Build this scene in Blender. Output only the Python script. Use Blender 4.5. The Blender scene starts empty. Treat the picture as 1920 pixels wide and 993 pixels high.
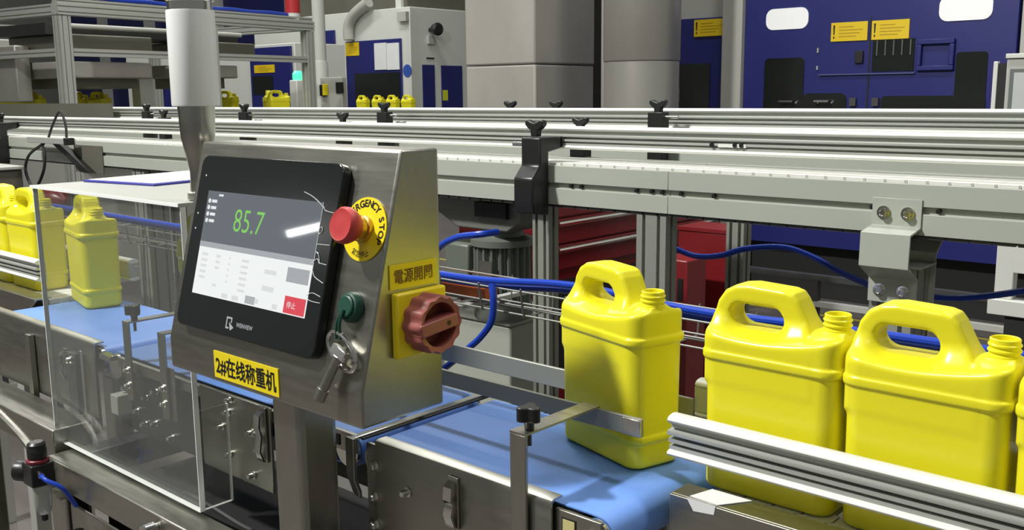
import bpy, math, random
import numpy as np
from mathutils import Vector, Matrix
random.seed(7)
SC = bpy.context.scene
COL = SC.collection
# ------------------------------------------------------------------ camera
cam = bpy.data.cameras.new('camera'); cam.sensor_width = 36.0; cam.lens = 36.0*1842.5/1920.0
cam.clip_start = .02; cam.clip_end = 200
CAM = bpy.data.objects.new('camera', cam); COL.objects.link(CAM)
def cam_axes(yaw, pitch, roll):
    f = Vector((math.sin(yaw)*math.cos(pitch), math.cos(yaw)*math.cos(pitch), -math.sin(pitch)))
    r = f.cross(Vector((0, 0, 1))).normalized(); u = r.cross(f)
    c, s = math.cos(roll), math.sin(roll)
    return c*r+s*u, c*u-s*r, f
_r, _u, _f = cam_axes(-0.73089, 0.17156, -0.00968)
CAM.matrix_world = Matrix(((_r.x, _u.x, -_f.x, 0), (_r.y, _u.y, -_f.y, 0), (_r.z, _u.z, -_f.z, 1.35), (0, 0, 0, 1)))
SC.camera = CAM
# ------------------------------------------------------------------ world, lamps, exposure
world = bpy.data.worlds.new('hall_air'); SC.world = world; world.use_nodes = True
bg = world.node_tree.nodes['Background']; bg.inputs[0].default_value = (.80, .84, .80, 1); bg.inputs[1].default_value = .20
def lamp(name, loc, target, sx, sy, power, col=(1, .99, .95)):
    l = bpy.data.lights.new(name, 'AREA'); l.shape = 'RECTANGLE'; l.size = sx; l.size_y = sy
    l.energy = power; l.color = col
    o = bpy.data.objects.new(name, l); COL.objects.link(o); o.location = loc
    d = Vector(target)-Vector(loc); o.rotation_euler = d.to_track_quat('-Z', 'Y').to_euler()
    return o
lamp('ceiling_lamp_key', (-3.25, -1.40, 5.15), (-.8, 1.0, .9), .5, .22, 405)
far_lamp = lamp('ceiling_lamp_far', (-15.46, -9.56, 4.30), (-1.05, .785, 1.18), .75, .13, 9)
_z = (far_lamp.location-Vector((-1.05, .785, 1.18))).normalized(); _x = Vector((.38, -.33, .33)); _x = (_x-_z*_x.dot(_z)).normalized()
far_lamp.rotation_euler = Matrix((_x, _z.cross(_x), _z)).transposed().to_euler()
for i, (x, y) in enumerate(((-9, 3.2), (-4.5, 3.2), (0.5, 3.2), (-9, 6.8), (-14, 5.5))):
    lamp('ceiling_lamp', (x, y, 6.5), (x, y, 0), 2.4, .5, 155)
lamp('ceiling_lamp', (1.5, -2.5, 5.5), (-1.0, 2.0, .8), 2.4, .5, 40)
SC.view_settings.view_transform = 'Standard'; SC.view_settings.look = 'None'
SC.view_settings.exposure = 0.0; SC.view_settings.gamma = 1.0; SC.view_settings.use_curve_mapping = False

# ------------------------------------------------------------------ materials
MATS = {}
def mat(name, col, rough=.5, metal=0.0, var=0.0, scale=30.0, stretch=(1, 1, 1), bump=0.0, emit=None, alpha=None, spec=.5, coat=0.0, trans=0.0):
    if name in MATS: return MATS[name]
    m = bpy.data.materials.new(name); m.use_nodes = True; nt = m.node_tree; b = nt.nodes['Principled BSDF']
    b.inputs['Base Color'].default_value = (*col, 1); b.inputs['Roughness'].default_value = rough
    b.inputs['Metallic'].default_value = metal; b.inputs['Specular IOR Level'].default_value = spec
    if coat: b.inputs['Coat Weight'].default_value = coat; b.inputs['Coat Roughness'].default_value = .08
    if emit:
        b.inputs['Emission Color'].default_value = (*emit[0], 1); b.inputs['Emission Strength'].default_value = emit[1]
    if var or bump:
        tc = nt.nodes.new('ShaderNodeTexCoord'); mp = nt.nodes.new('ShaderNodeMapping'); mp.inputs['Scale'].default_value = stretch
        nz = nt.nodes.new('ShaderNodeTexNoise'); nz.inputs['Scale'].default_value = scale; nz.inputs['Detail'].default_value = 4
        nt.links.new(tc.outputs['Object'], mp.inputs[0]); nt.links.new(mp.outputs[0], nz.inputs[0])
        if var:
            mx = nt.nodes.new('ShaderNodeMix'); mx.data_type = 'RGBA'
            mx.inputs[6].default_value = (*[c*(1-var) for c in col], 1); mx.inputs[7].default_value = (*[min(1, c*(1+var)) for c in col], 1)
            nt.links.new(nz.outputs[0], mx.inputs[0]); nt.links.new(mx.outputs[2], b.inputs['Base Color'])
            mr = nt.nodes.new('ShaderNodeMapRange'); mr.inputs[3].default_value = max(.03, rough-.08); mr.inputs[4].default_value = rough+.08
            nt.links.new(nz.outputs[0], mr.inputs[0]); nt.links.new(mr.outputs[0], b.inputs['Roughness'])
        if bump:
            bp = nt.nodes.new('ShaderNodeBump'); bp.inputs['Strength'].default_value = bump; bp.inputs['Distance'].default_value = .002
            nt.links.new(nz.outputs[0], bp.inputs['Height']); nt.links.new(bp.outputs[0], b.inputs['Normal'])
    MATS[name] = m; return m
def clear_mat(name, tint, haze, gloss_rough=.05, haze_col=(.8, .82, .8)):
    m = bpy.data.materials.new(name); m.use_nodes = True; nt = m.node_tree; nt.nodes.clear()
    out = nt.nodes.new('ShaderNodeOutputMaterial'); tr = nt.nodes.new('ShaderNodeBsdfTransparent'); tr.inputs[0].default_value = (*tint, 1)
    gl = nt.nodes.new('ShaderNodeBsdfGlossy'); gl.inputs['Roughness'].default_value = gloss_rough; gl.inputs[0].default_value = (.9, .9, .9, 1)
    df = nt.nodes.new('ShaderNodeBsdfDiffuse'); df.inputs[0].default_value = (*haze_col, 1)
    lw = nt.nodes.new('ShaderNodeLayerWeight'); lw.inputs[0].default_value = .5
    pw = nt.nodes.new('ShaderNodeMath'); pw.operation = 'POWER'; pw.inputs[1].default_value = 4.0; nt.links.new(lw.outputs['Facing'], pw.inputs[0])
    fr = nt.nodes.new('ShaderNodeMapRange'); fr.inputs[3].default_value = .03; fr.inputs[4].default_value = .5; nt.links.new(pw.outputs[0], fr.inputs[0])
    a = nt.nodes.new('ShaderNodeMixShader'); a.inputs[0].default_value = haze
    b = nt.nodes.new('ShaderNodeMixShader')
    nt.links.new(tr.outputs[0], a.inputs[1]); nt.links.new(df.outputs[0], a.inputs[2])
    nt.links.new(fr.outputs[0], b.inputs[0]); nt.links.new(a.outputs[0], b.inputs[1]); nt.links.new(gl.outputs[0], b.inputs[2])
    nt.links.new(b.outputs[0], out.inputs[0]); MATS[name] = m; return m

YEL = mat('yellow_plastic', (.80, .735, .022), .30, var=.03, scale=6, spec=.45)
STEEL = mat('brushed_steel', (.42, .412, .365), .36, 1.0, var=.10, scale=14, stretch=(1, 8, 8))
STEELV = mat('brushed_steel_upright', (.41, .40, .355), .36, 1.0, var=.10, scale=14, stretch=(8, 8, 1))
SATIN = mat('satin_steel', (.28, .285, .25), .42, .3)
WIRE = mat('tray_wire', (.22, .22, .20), .5, .6)
BRIGHT = mat('polished_steel', (.70, .69, .66), .18, 1.0)
DARKST = mat('dark_steel', (.10, .10, .10), .45, .6, var=.15, scale=9)
ALU = mat('anodised_aluminium', (.50, .515, .475), .38, .35, var=.04, scale=3)
ALUD = mat('aluminium_recess', (.22, .23, .21), .5, .3)
PAINTG = mat('light_grey_paint', (.40, .425, .37), .42, var=.03, scale=5)
WHITEP = mat('white_plastic', (.76, .76, .71), .4, var=.03, scale=12)
BLACKP = mat('black_plastic', (.012, .012, .012), .38)
BLACKR = mat('black_rubber', (.018, .018, .018), .7)
BELT = mat('blue_belt', (.135, .275, .68), .42, var=.06, scale=5, bump=.05)
BLUEPU = mat('blue_tubing', (.012, .05, .42), .25)
BLUEM = mat('blue_machine_paint', (.015, .019, .15), .38, var=.08, scale=1.5)
GREYM = mat('grey_machine_paint', (.47, .47, .43), .5, var=.06, scale=2)
WHITEM = mat('white_machine_paint', (.68, .69, .64), .5, var=.03, scale=2)
DARKG = mat('dark_window', (.012, .014, .012), .12, spec=.6)
OLIVE = mat('olive_grey_metal', (.17, .165, .13), .5, .4, var=.12, scale=4)
SIGNY = mat('sign_yellow', (.80, .56, .01), .45)
LABELY = mat('label_yellow', (.88, .70, .012), .4)
INK = mat('black_ink', (.008, .008, .008), .5)
INKR = mat('brown_ink', (.16, .07, .012), .5)
INKF = mat('faint_ink', (.50, .34, .01), .5)
REDB = mat('red_button', (.50, .045, .045), .5, var=.05, scale=20)
REDS = mat('faded_red_switch', (.34, .095, .08), .45, var=.1, scale=20)
REDT = mat('red_cabinet_paint', (.19, .012, .015), .33, var=.12, scale=3)
GREEN = mat('dark_green_rubber', (.010, .062, .042), .45)
MOTOR = mat('motor_paint', (.155, .175, .15), .45, .2, var=.1, scale=8)
FLOORM = mat('concrete_floor', (.11, .098, .09), .45, var=.15, scale=1.3)
CONC = mat('raw_concrete', (.38, .365, .33), .6, var=.30, scale=2.6, stretch=(1, 1, .5), bump=.15)
METC = mat('galvanised_sheet', (.42, .41, .37), .42, .45, var=.26, scale=2.2, stretch=(1, 1, .4))
PAPER = mat('paper', (.80, .81, .80), .7)
CARD = mat('cardboard', (.36, .20, .10), .8, var=.1, scale=10)
ORANGE = mat('orange_print', (.55, .12, .03), .5)
BRASS = mat('brass', (.60, .40, .10), .3, .8)
TOWER = mat('opal_lens', (.82, .83, .82), .32, spec=.5)
EDGE = mat('cut_acrylic_edge', (.92, .94, .92), .6)
ACR = clear_mat('clear_acrylic', (.88, .89, .88), .045)
ACRT = clear_mat('film_covered_acrylic', (.55, .57, .54), .80, .25, (.55, .56, .50))
BOWL = clear_mat('clear_polycarbonate', (.75, .76, .74), .25, .08)
BOARD = mat('navy_board', (.03, .03, .30), .4)
HMI = mat('hmi_bezel', (.010, .012, .012), .16, spec=.5)
SCR_D = mat('screen_dark', (.02, .02, .02), .03, emit=((.115, .130, .150), 1.0))
SCR_W = mat('screen_white', (.02, .02, .02), .03, emit=((.84, .87, .86), 1.0))
SCR_H = mat('screen_header', (.02, .02, .02), .03, emit=((.36, .38, .40), 1.0))
SCR_G = mat('screen_grey', (.02, .02, .02), .03, emit=((.40, .42, .43), 1.0))
SCR_F = mat('screen_faint', (.02, .02, .02), .03, emit=((.68, .70, .70), 1.0))
SCR_R = mat('screen_red', (.02, .02, .02), .03, emit=((.70, .055, .08), 1.0))
SCR_N = mat('screen_green', (.02, .02, .02), .3, emit=((.20, .58, .10), 1.0))
SCR_I = mat('screen_icon', (.02, .02, .02), .3, emit=((.75, .78, .78), 1.0))
GLOW = mat('green_lamp_glow', (.1, .6, .4), .3, emit=((.06, .95, .38), 1.3))
GREYP = mat('grey_print', (.30, .30, .30), .6)
BLUEP = mat('blue_print', (.03, .09, .42), .5)
WHITEW = mat('white_lit_window', (.80, .80, .80), .3, emit=((.75, .76, .74), .35))

# ------------------------------------------------------------------ mesh helpers
LOC = {}
class MB:
    def __init__(s): s.v = []; s.f = []
    def add(s, vs, fs):
        n = len(s.v); s.v += [tuple(p) for p in vs]; s.f += [tuple(i+n for i in f) for f in fs]; return s
    def box(s, x0, x1, y0, y1, z0, z1):
        return s.add([(x0, y0, z0), (x1, y0, z0), (x1, y1, z0), (x0, y1, z0), (x0, y0, z1), (x1, y0, z1), (x1, y1, z1), (x0, y1, z1)],
                     [(3, 2, 1, 0), (4, 5, 6, 7), (0, 1, 5, 4), (1, 2, 6, 5), (2, 3, 7, 6), (3, 0, 4, 7)])
    def prism(s, poly, a, b, axis):
        # poly: 2-D points; axis 'x': (y,z); 'y': (x,z); 'z': (x,y)
        n = len(poly)
        P = (lambda p, t: (t, p[0], p[1])) if axis == 'x' else (lambda p, t: (p[0], t, p[1])) if axis == 'y' else (lambda p, t: (p[0], p[1], t))
        vs = [P(p, a) for p in poly]+[P(p, b) for p in poly]
        fs = [(i, (i+1) % n, n+(i+1) % n, n+i) for i in range(n)]+[tuple(range(n))[::-1], tuple(range(n, 2*n))]
        return s.add(vs, fs)
    def cyl(s, p, q, r0, r1=None, n=16, caps=True):
        r1 = r0 if r1 is None else r1; p = Vector(p); q = Vector(q); d = (q-p).normalized()
        a = d.orthogonal().normalized(); b = d.cross(a); vs = []
        for c, r in ((p, r0), (q, r1)):
            for i in range(n):
                t = 2*math.pi*i/n; vs.append(c+a*(r*math.cos(t))+b*(r*math.sin(t)))
        fs = [(i, (i+1) % n, n+(i+1) % n, n+i) for i in range(n)]
        if caps: fs += [tuple(range(n))[::-1], tuple(range(n, 2*n))]
        return s.add(vs, fs)
    def lathe(s, c, d, prof, n=24):
        c = Vector(c); d = Vector(d).normalized(); a = d.orthogonal().normalized(); b = d.cross(a); vs = []; m = len(prof)
        for r, h in prof:
            for i in range(n):
                t = 2*math.pi*i/n; vs.append(c+d*h+a*(r*math.cos(t))+b*(r*math.sin(t)))
        fs = [(k*n+i, k*n+(i+1) % n, (k+1)*n+(i+1) % n, (k+1)*n+i) for k in range(m-1) for i in range(n)]
        fs += [tuple(range(n))[::-1], tuple(range((m-1)*n, m*n))]
        return s.add(vs, fs)
    def tube(s, pts, r, n=8, closed=False, smooth=0):
        pts = [Vector(p) for p in pts]
        if smooth:
            out = []; N = len(pts); rng = range(N if closed else N-1)
            for i in rng:
                p0 = pts[(i-1) % N] if closed or i > 0 else pts[0]; p1 = pts[i]; p2 = pts[(i+1) % N]; p3 = pts[(i+2) % N] if closed or i+2 < N else pts[-1]
                for k in range(smooth):
                    t = k/smooth
                    out.append(.5*((2*p1)+(p2-p0)*t+(2*p0-5*p1+4*p2-p3)*t*t+(3*p1-p0-3*p2+p3)*t**3))
            if not closed: out.append(pts[-1])
            pts = out
        m = len(pts); vs = []; a = None
        for i, p in enumerate(pts):
            d = (pts[(i+1) % m]-pts[i-1]) if closed else (pts[min(i+1, m-1)]-pts[max(i-1, 0)])
            d.normalize()
            a = d.orthogonal().normalized() if a is None else (a-d*a.dot(d)).normalized()
            b = d.cross(a)
            for k in range(n):
                t = 2*math.pi*k/n; vs.append(p+a*(r*math.cos(t))+b*(r*math.sin(t)))
        fs = [(i*n+k, i*n+(k+1) % n, ((i+1) % m)*n+(k+1) % n, ((i+1) % m)*n+k) for i in range(m if closed else m-1) for k in range(n)]
        if not closed: fs += [tuple(range(n))[::-1], tuple(range((m-1)*n, m*n))]
        return s.add(vs, fs)
    def map(s, fn): s.v = [tuple(fn(*p)) for p in s.v]; return s
def bevelled(o, w, seg=2):
    b = o.modifiers.new('round', 'BEVEL'); b.width = w; b.segments = seg; b.limit_method = 'ANGLE'; b.angle_limit = math.radians(40); return o
def tag(o, label=None, cat=None, group=None, kind=None):
    if label: o['label'] = label
    if cat: o['category'] = cat
    if group: o['group'] = group
    if kind: o['kind'] = kind
    return o
def make_mesh(name, v, f, m, angle=35):
    me = bpy.data.meshes.new(name); me.from_pydata(v, [], f); me.materials.append(m); me.update()
    import bmesh
    b = bmesh.new(); b.from_mesh(me); bmesh.ops.recalc_face_normals(b, faces=b.faces); b.to_mesh(me); b.free()
    me.shade_smooth(); me.set_sharp_from_angle(angle=math.radians(angle)); return me
def part(name, mb, m, parent=None, bevel=0, label=None, kind=None, seg=2, angle=35):
    """one mesh; its coordinates are given in the world, and stored from the parent's base"""
    base = Vector(LOC[parent.name]) if parent is not None else Vector((0, 0, 0))
    v = mb.v
    if parent is None:
        xs, ys, zs = zip(*v); base = Vector(((min(xs)+max(xs))/2, (min(ys)+max(ys))/2, min(zs)))
    me = make_mesh(name, [(x-base.x, y-base.y, z-base.z) for x, y, z in v], mb.f, m, angle)
    o = bpy.data.objects.new(name, me); COL.objects.link(o)
    if parent is not None: o.parent = parent; LOC[o.name] = tuple(base)
    else: o.location = base; LOC[o.name] = tuple(base)
    if bevel: bevelled(o, bevel, seg)
    if label: o['label'] = label
    if kind: o['kind'] = kind
    return o
def solo(name, mb, m, label, cat, group=None, bevel=0, kind=None, **k):
    return tag(part(name, mb, m, None, bevel, **k), label, cat, group, kind)
def thing(name, label, cat, loc, group=None):
    o = bpy.data.objects.new(name, None); o.empty_display_size = .05; COL.objects.link(o); o.location = loc; LOC[o.name] = tuple(loc)
    return tag(o, label, cat, group)
def piece(src, name, offset, parent):
    o = src.copy(); o.name = name; o.parent = parent; COL.objects.link(o)
    o.location = Vector(src.location)+Vector(offset); return o
def copy_tree(src, loc, rz=0, label=None):
    r = src.copy(); COL.objects.link(r); r.location = loc; r.rotation_euler = (0, 0, rz)
    if label: r['label'] = label
    for ch in src.children:
        c = ch.copy(); COL.objects.link(c); c.parent = r
        for g in ch.children:
            d = g.copy(); COL.objects.link(d); d.parent = c
    return r
def text_mesh(body, size, bold=0.0):
    """verts, faces of a line of lettering in its own x,y plane, centred"""
    c = bpy.data.curves.new('lettering', 'FONT'); c.body = body; c.size = size; c.align_x = 'CENTER'; c.align_y = 'CENTER'; c.offset = bold
    c.resolution_u = 3
    o = bpy.data.objects.new('lettering', c); COL.objects.link(o); bpy.context.view_layer.update()
    dg = bpy.context.evaluated_depsgraph_get(); m = bpy.data.meshes.new_from_object(o.evaluated_get(dg))
    v = [tuple(p.co) for p in m.vertices]; f = [tuple(p.vertices) for p in m.polygons]
    bpy.data.objects.remove(o); bpy.data.curves.remove(c); bpy.data.meshes.remove(m)
    if v:
        xs = [p[0] for p in v]; ys = [p[1] for p in v]; cx = (min(xs)+max(xs))/2; cy = (min(ys)+max(ys))/2
        v = [(p[0]-cx, p[1]-cy, 0) for p in v]
    return v, f
def fit_text(body, w, h, bold=0.0):
    v, f = text_mesh(body, 1.0, bold)
    xs = [p[0] for p in v]; ys = [p[1] for p in v]; sx = w/(max(xs)-min(xs)); sy = h/(max(ys)-min(ys))
    return [(p[0]*sx, p[1]*sy, 0) for p in v], f
def rrect(w, h, r, n=5):
    out = []
    for cx, cy, a0 in ((w/2-r, h/2-r, 0), (-w/2+r, h/2-r, 90), (-w/2+r, -h/2+r, 180), (w/2-r, -h/2+r, 270)):
        for i in range(n+1):
            t = math.radians(a0+90*i/n); out.append((cx+r*math.cos(t), cy+r*math.sin(t)))
    return out

# ------------------------------------------------------------------ the hall
tag(part('floor', MB().box(-32, 14, -12, 20, -.1, 0), FLOORM), kind='structure')
tag(part('wall_back', MB().box(-32, 14, 17, 17.2, 0, 8), GREYM), kind='structure')
tag(part('wall_left', MB().box(-32.2, -32, -12, 17, 0, 8), GREYM), kind='structure')
tag(part('trim_1', MB().box(-8, 3, 5.62, 5.66, 0, .003), mat('floor_line_yellow', (.42, .36, .06), .6)), kind='structure')

# ------------------------------------------------------------------ the jug, as one blown body
def poly_sdf(px, pz, poly):
    d = np.full(px.shape, 1e9); s = np.ones(px.shape); n = len(poly)
    for i in range(n):
        ax, az = poly[i]; bx, bz = poly[i-1]; ex, ez = bx-ax, bz-az; wx, wz = px-ax, pz-az
        t = np.clip((wx*ex+wz*ez)/(ex*ex+ez*ez), 0, 1); d = np.minimum(d, (wx-ex*t)**2+(wz-ez*t)**2)
        c1 = pz >= az; c2 = pz < bz; c3 = ex*wz > ez*wx
        s = np.where((c1 & c2 & c3) | (~c1 & ~c2 & ~c3), -s, s)
    return s*np.sqrt(d)
def smin(a, b, k):
    h = np.clip(.5+.5*(b-a)/k, 0, 1); return b*(1-h)+a*h-k*h*(1-h)
def smax(a, b, k): return -smin(-a, -b, k)
def jug_sdf(X, Y, Z):
    ring = .0036*np.exp(-((Z-.1755)/.0056)**6)+.0022*np.exp(-((Z-.041)/.0052)**6)+.0010*np.clip((Z-.178)/.003, 0, 1)
    taper = .0012*np.clip((.16-Z)/.16, 0, 1)
    ax = .0870+ring-taper; ay = .0450+ring-taper; rc = .021
    qx = np.abs(X)-(ax-rc); qy = np.abs(Y)-(ay-rc)
    dxy = np.hypot(np.maximum(qx, 0), np.maximum(qy, 0))+np.minimum(np.maximum(qx, qy), 0)-rc
    ztop = .200+.014*((X+.022)/.1)**2
    def comb(d, e, r):
        a, b = d+r, e+r; return np.minimum(np.maximum(a, b), 0)+np.hypot(np.maximum(a, 0), np.maximum(b, 0))-r
    body = comb(dxy, np.maximum(Z-ztop, -1)*.97, .0065); body = np.maximum(body, comb(dxy, -Z, .007))
    sil = [(-.086, .14), (-.0868, .200), (-.0862, .222), (-.0815, .240), (-.0715, .2545), (-.057, .2625), (-.040, .265), (.010, .263), (.020, .260), (.0265, .252), (.047, .212), (.060, .198), (.060, .14)]
    d2 = poly_sdf(X, Z, sil)
    hx = np.abs(X+.0265-(Z-.222)*-.10)-(.0345-.0135); hz = np.abs(Z-.2245)-(.0150-.0135)
    dh = np.hypot(np.maximum(hx, 0), np.maximum(hz, 0))+np.minimum(np.maximum(hx, hz), 0)-.0135
    t = np.clip((.232-Z)/.04, 0, 1); t = t*t*(3-2*t)
    b = .0205+.020*t-.008*np.exp(-(np.maximum(dh, 0)/.008)**2)*np.clip((.232-Z)/.02, 0, 1)
    up = comb(smax(d2, -1.0*d2*0-1, .001), np.abs(Y)-b, .0065)
    d = smin(body, up, .010)
    mound = np.maximum((np.hypot(X-.0685, Y)-(.0195+np.maximum(.2205-Z, 0)*1.1))*.67, Z-.2205)
    d = smin(d, np.maximum(np.maximum(mound, .19-Z), dxy+.004), .006)
    return smax(d, -dh, .007)
def surface_net(fn, lo, hi, h):
    ax = [np.arange(lo[i], hi[i]+h, h) for i in range(3)]
    X, Y, Z = np.meshgrid(*ax, indexing='ij'); D = fn(X, Y, Z); ins = D < 0
    c = np.zeros(tuple(n-1 for n in D.shape)+(3,)); cnt = np.zeros(c.shape[:3])
    sh = [(i, j, k) for i in (0, 1) for j in (0, 1) for k in (0, 1)]
    sl = lambda A, o: A[tuple(slice(o[i], A.shape[i]-1+o[i]) for i in range(3))]
    for p in sh:
        for axis in range(3):
            if p[axis]: continue
            q = list(p); q[axis] = 1; a = sl(D, p); b = sl(D, q); cr = (a < 0) != (b < 0)
            t = np.where(cr, a/np.where(cr, a-b, 1), 0)
            for i in range(3): c[..., i] += np.where(cr, p[i]+(t if i == axis else 0), 0)
            cnt += cr
    act = cnt > 0; idx = -np.ones(cnt.shape, int); idx[act] = np.arange(act.sum())
    base = np.stack(np.nonzero(act), -1); V = (c[act]/cnt[act][:, None]+base)*h+np.array(lo)
    F = []
    for axis in range(3):
        o = [0, 0, 0]; o[axis] = 1
        a = ins[tuple(slice(0, D.shape[i]-o[i]) for i in range(3))]; b = ins[tuple(slice(o[i], D.shape[i]) for i in range(3))]
        pos = np.stack(np.nonzero(a != b), -1); u, v = [i for i in range(3) if i != axis]
        ok = (pos[:, u] > 0) & (pos[:, v] > 0) & (pos[:, u] < D.shape[u]-1) & (pos[:, v] < D.shape[v]-1); pos = pos[ok]
        def at(du, dv):
            q = pos.copy(); q[:, u] -= du; q[:, v] -= dv; return idx[q[:, 0], q[:, 1], q[:, 2]]
        F.append(np.stack([at(1, 1), at(0, 1), at(0, 0), at(1, 0)], -1))
    return V, np.concatenate(F)
def jug_mesh(h):
    V, F = surface_net(jug_sdf, (-.101, -.056, -.006), (.101, .056, .274), h)
    return make_mesh('jug_body', [tuple(p) for p in V], [tuple(map(int, f)) for f in F], YEL, 180)
def jug_proto(h, n):
    o = bpy.data.objects.new('yellow_jug', jug_mesh(h)); COL.objects.link(o); tag(o, 'x', 'jug')
    LOC[o.name] = (0, 0, 0)
    prof = [(.0170, .205), (.0170, .2220), (.0154, .2230), (.0154, .2255), (.0170, .2265), (.0170, .2280), (.0154, .2290), (.0154, .2315), (.0168, .2325), (.0168, .2340), (.0154, .2350), (.0154, .2395), (.0142, .2405), (.0132, .2395), (.0132, .222)]
    part('threaded_neck', MB().lathe((.0690, 0, 0), (0, 0, 1), prof, n), YEL, o)
    return o
JUG = jug_proto(.0019, 32); JUGF = jug_proto(.006, 12)
def put(first, proto, loc, rz, label, group):
    o = proto if first else copy_tree(proto, loc, rz, label)
    o.location = loc; o.rotation_euler = (0, 0, math.radians(rz) if first else rz if abs(rz) < .001 else math.radians(rz)); tag(o, label, 'jug', group); return o
G = 'yellow jugs on the checkweighing line'
ROW = [(-.782, 1.098, .8515, -16, 'yellow jug turned at an angle on the blue belt behind the steel guide bar'),
       (-.5385, 1.100, .8515, 0, 'yellow jug just past the blue belt, first one behind the silver guide rail'),
       (-.3550, 1.100, .8515, 0, 'second yellow jug behind the silver guide rail, counted from the blue belt'),
       (-.1720, 1.100, .8515, 0, 'yellow jug cut off by the right edge of the picture, third behind the silver rail'),
       (-1.80, 1.090, .8515, 0, 'yellow jug half hidden behind the touch panel inside the clear cover'),
       (-2.372, 1.095, .8515, -13, 'yellow jug standing on the blue belt inside the clear acrylic cover'),
       (-2.705, 1.100, .8515, 0, 'yellow jug waiting beside the left panel of the clear cover, first on the infeed'),
       (-2.890, 1.100, .8515, 0, 'yellow jug cut off by the left edge of the picture, second on the infeed')]
for i, (x, y, z, rz, lab) in enumerate(ROW): put(i == 0, JUG, (x, y, z), rz, lab, G)

# ------------------------------------------------------------------ belt conveyors of the weighing line
def belt_loop(x0, x1, y0, y1, zt, r, t=.002):
    def ring(rr):
        p = []; zc = zt-t-r+ (0)
        for i in range(13):
            a = math.pi/2-math.pi*i/12; p.append((x1-r-t+rr*math.cos(a), zc+rr*math.sin(a)))
        for i in range(13):
            a = -math.pi/2-math.pi*i/12; p.append((x0+r+t+rr*math.cos(a), zc+rr*math.sin(a)))
        return p
    A = ring(r+t); B = ring(r); n = len(A); mb = MB()
    vs = [(x, y, z) for y in (y0, y1) for (x, z) in A]+[(x, y, z) for y in (y0, y1) for (x, z) in B]
    fs = []
    for i in range(n):
        j = (i+1) % n; fs += [(i, j, n+j, n+i), (2*n+i, 3*n+i, 3*n+j, 2*n+j), (i, 2*n+i, 2*n+j, j), (n+i, n+j, 3*n+j, 3*n+i)]
    return mb.add(vs, fs)
def bolt(mb, x, y, z, r=.006, h=.010):
    mb.lathe((x, y, z), (0, -1, 0), [(r*1.5, 0), (r*1.5, .002), (r, .0021), (r, h*.8), (r*.75, h)], 10)
def latch(parent, x, y, z0, z1):
    b = part('toggle_latch', MB().box(x-.009, x+.009, y-.004, y, z0, z1), STEELV, parent, .001)
    pts = [(y-.006, z1-.006), (y-.014, z1-.012), (y-.016, z1-.03), (y-.012, (z0+z1)/2), (y-.016, z0+.022), (y-.010, z0+.004), (y-.004, z0+.002)]
    mb = MB(); poly = [(p, q) for p, q in pts]+[(p+.003, q) for p, q in pts[::-1]]
    mb.prism(poly, x-.0075, x+.0075, 'x'); part('latch_handle', mb, BRIGHT, b)
def conveyor(name, label, x0, x1, y0=.892, y1=1.155):
    t = thing(name, label, 'conveyor', ((x0+x1)/2, (y0+y1)/2, .70), 'belt conveyors of the checkweigher')
    part('belt', belt_loop(x0, x1, y0+.004, y1-.004, .85, .026), BELT, t)
    for xx, nm in ((x0+.028, 'roller'), (x1-.028, 'roller')):
        part(nm, MB().cyl((xx, y0-.004, .822), (xx, y1+.004, .822), .0255, n=24), BRIGHT, t)
    part('slider_bed', MB().box(x0+.06, x1-.06, y0+.006, y1-.006, .806, .846), DARKST, t)
    part('side_plate', MB().box(x0+.05, x1-.05, y1, y1+.006, .77, .845), STEEL, t, .001, 'far side plate')
    return t
IN = conveyor('infeed_belt_conveyor', 'infeed belt conveyor with blue belt at far left, half under the clear cover', -2.46, -1.905)
WE = conveyor('weighing_belt_conveyor', 'short weighing belt conveyor behind the acrylic cover and under the touch panel box', -1.893, -1.108)
OUT = conveyor('outfeed_belt_conveyor', 'outfeed belt conveyor with blue belt carrying the angled jug, right of the control box', -1.096, -.640)
def folded_plate(x0, x1, yf, yb, z0, z1):
    return MB().prism([(yf, z0), (yf, z1-.006), (yf+.002, z1-.002), (yf+.006, z1), (yb, z1), (yb, z1-.003), (yf+.007, z1-.003), (yf+.003, z1-.007), (yf+.003, z0)], x0, x1, 'x')
# outfeed front
part('front_plate', folded_plate(-1.055, -.725, .876, .898, .70, .8605), STEEL, OUT)
part('end_plate', MB().box(-.725, -.655, .884, .890, .80, .848), STEEL, OUT, .001, 'end plate of the roller')
part('end_plate', MB().box(-1.085, -1.05, .884, .890, .72, .848), STEEL, OUT, .001, 'plate by the transfer gap')
ep = part('warning_sticker', MB().box(-.712, -.694, .8825, .884, .818, .838), mat('pale_sticker', (.62, .56, .25), .5), OUT)
part('sticker_frame', MB().box(-.714, -.692, .8832, .8838, .816, .840), INK, ep)
mb = MB(); bolt(mb, -.668, .884, .824, .008, .014); part('roller_bolt', mb, BRIGHT, OUT)
for bx, bz in ((-1.059, .822), (-1.062, .774), (-1.062, .73)):
    mb = MB(); bolt(mb, bx+.004, .8755, bz); part('bolt', mb, BRIGHT, OUT)
mb = MB(); bolt(mb, -.986, .8755, .800, .005, .013); part('bolt', mb, BRIGHT, OUT)
latch(OUT, -.892, .8755, .775, .848)
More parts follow.
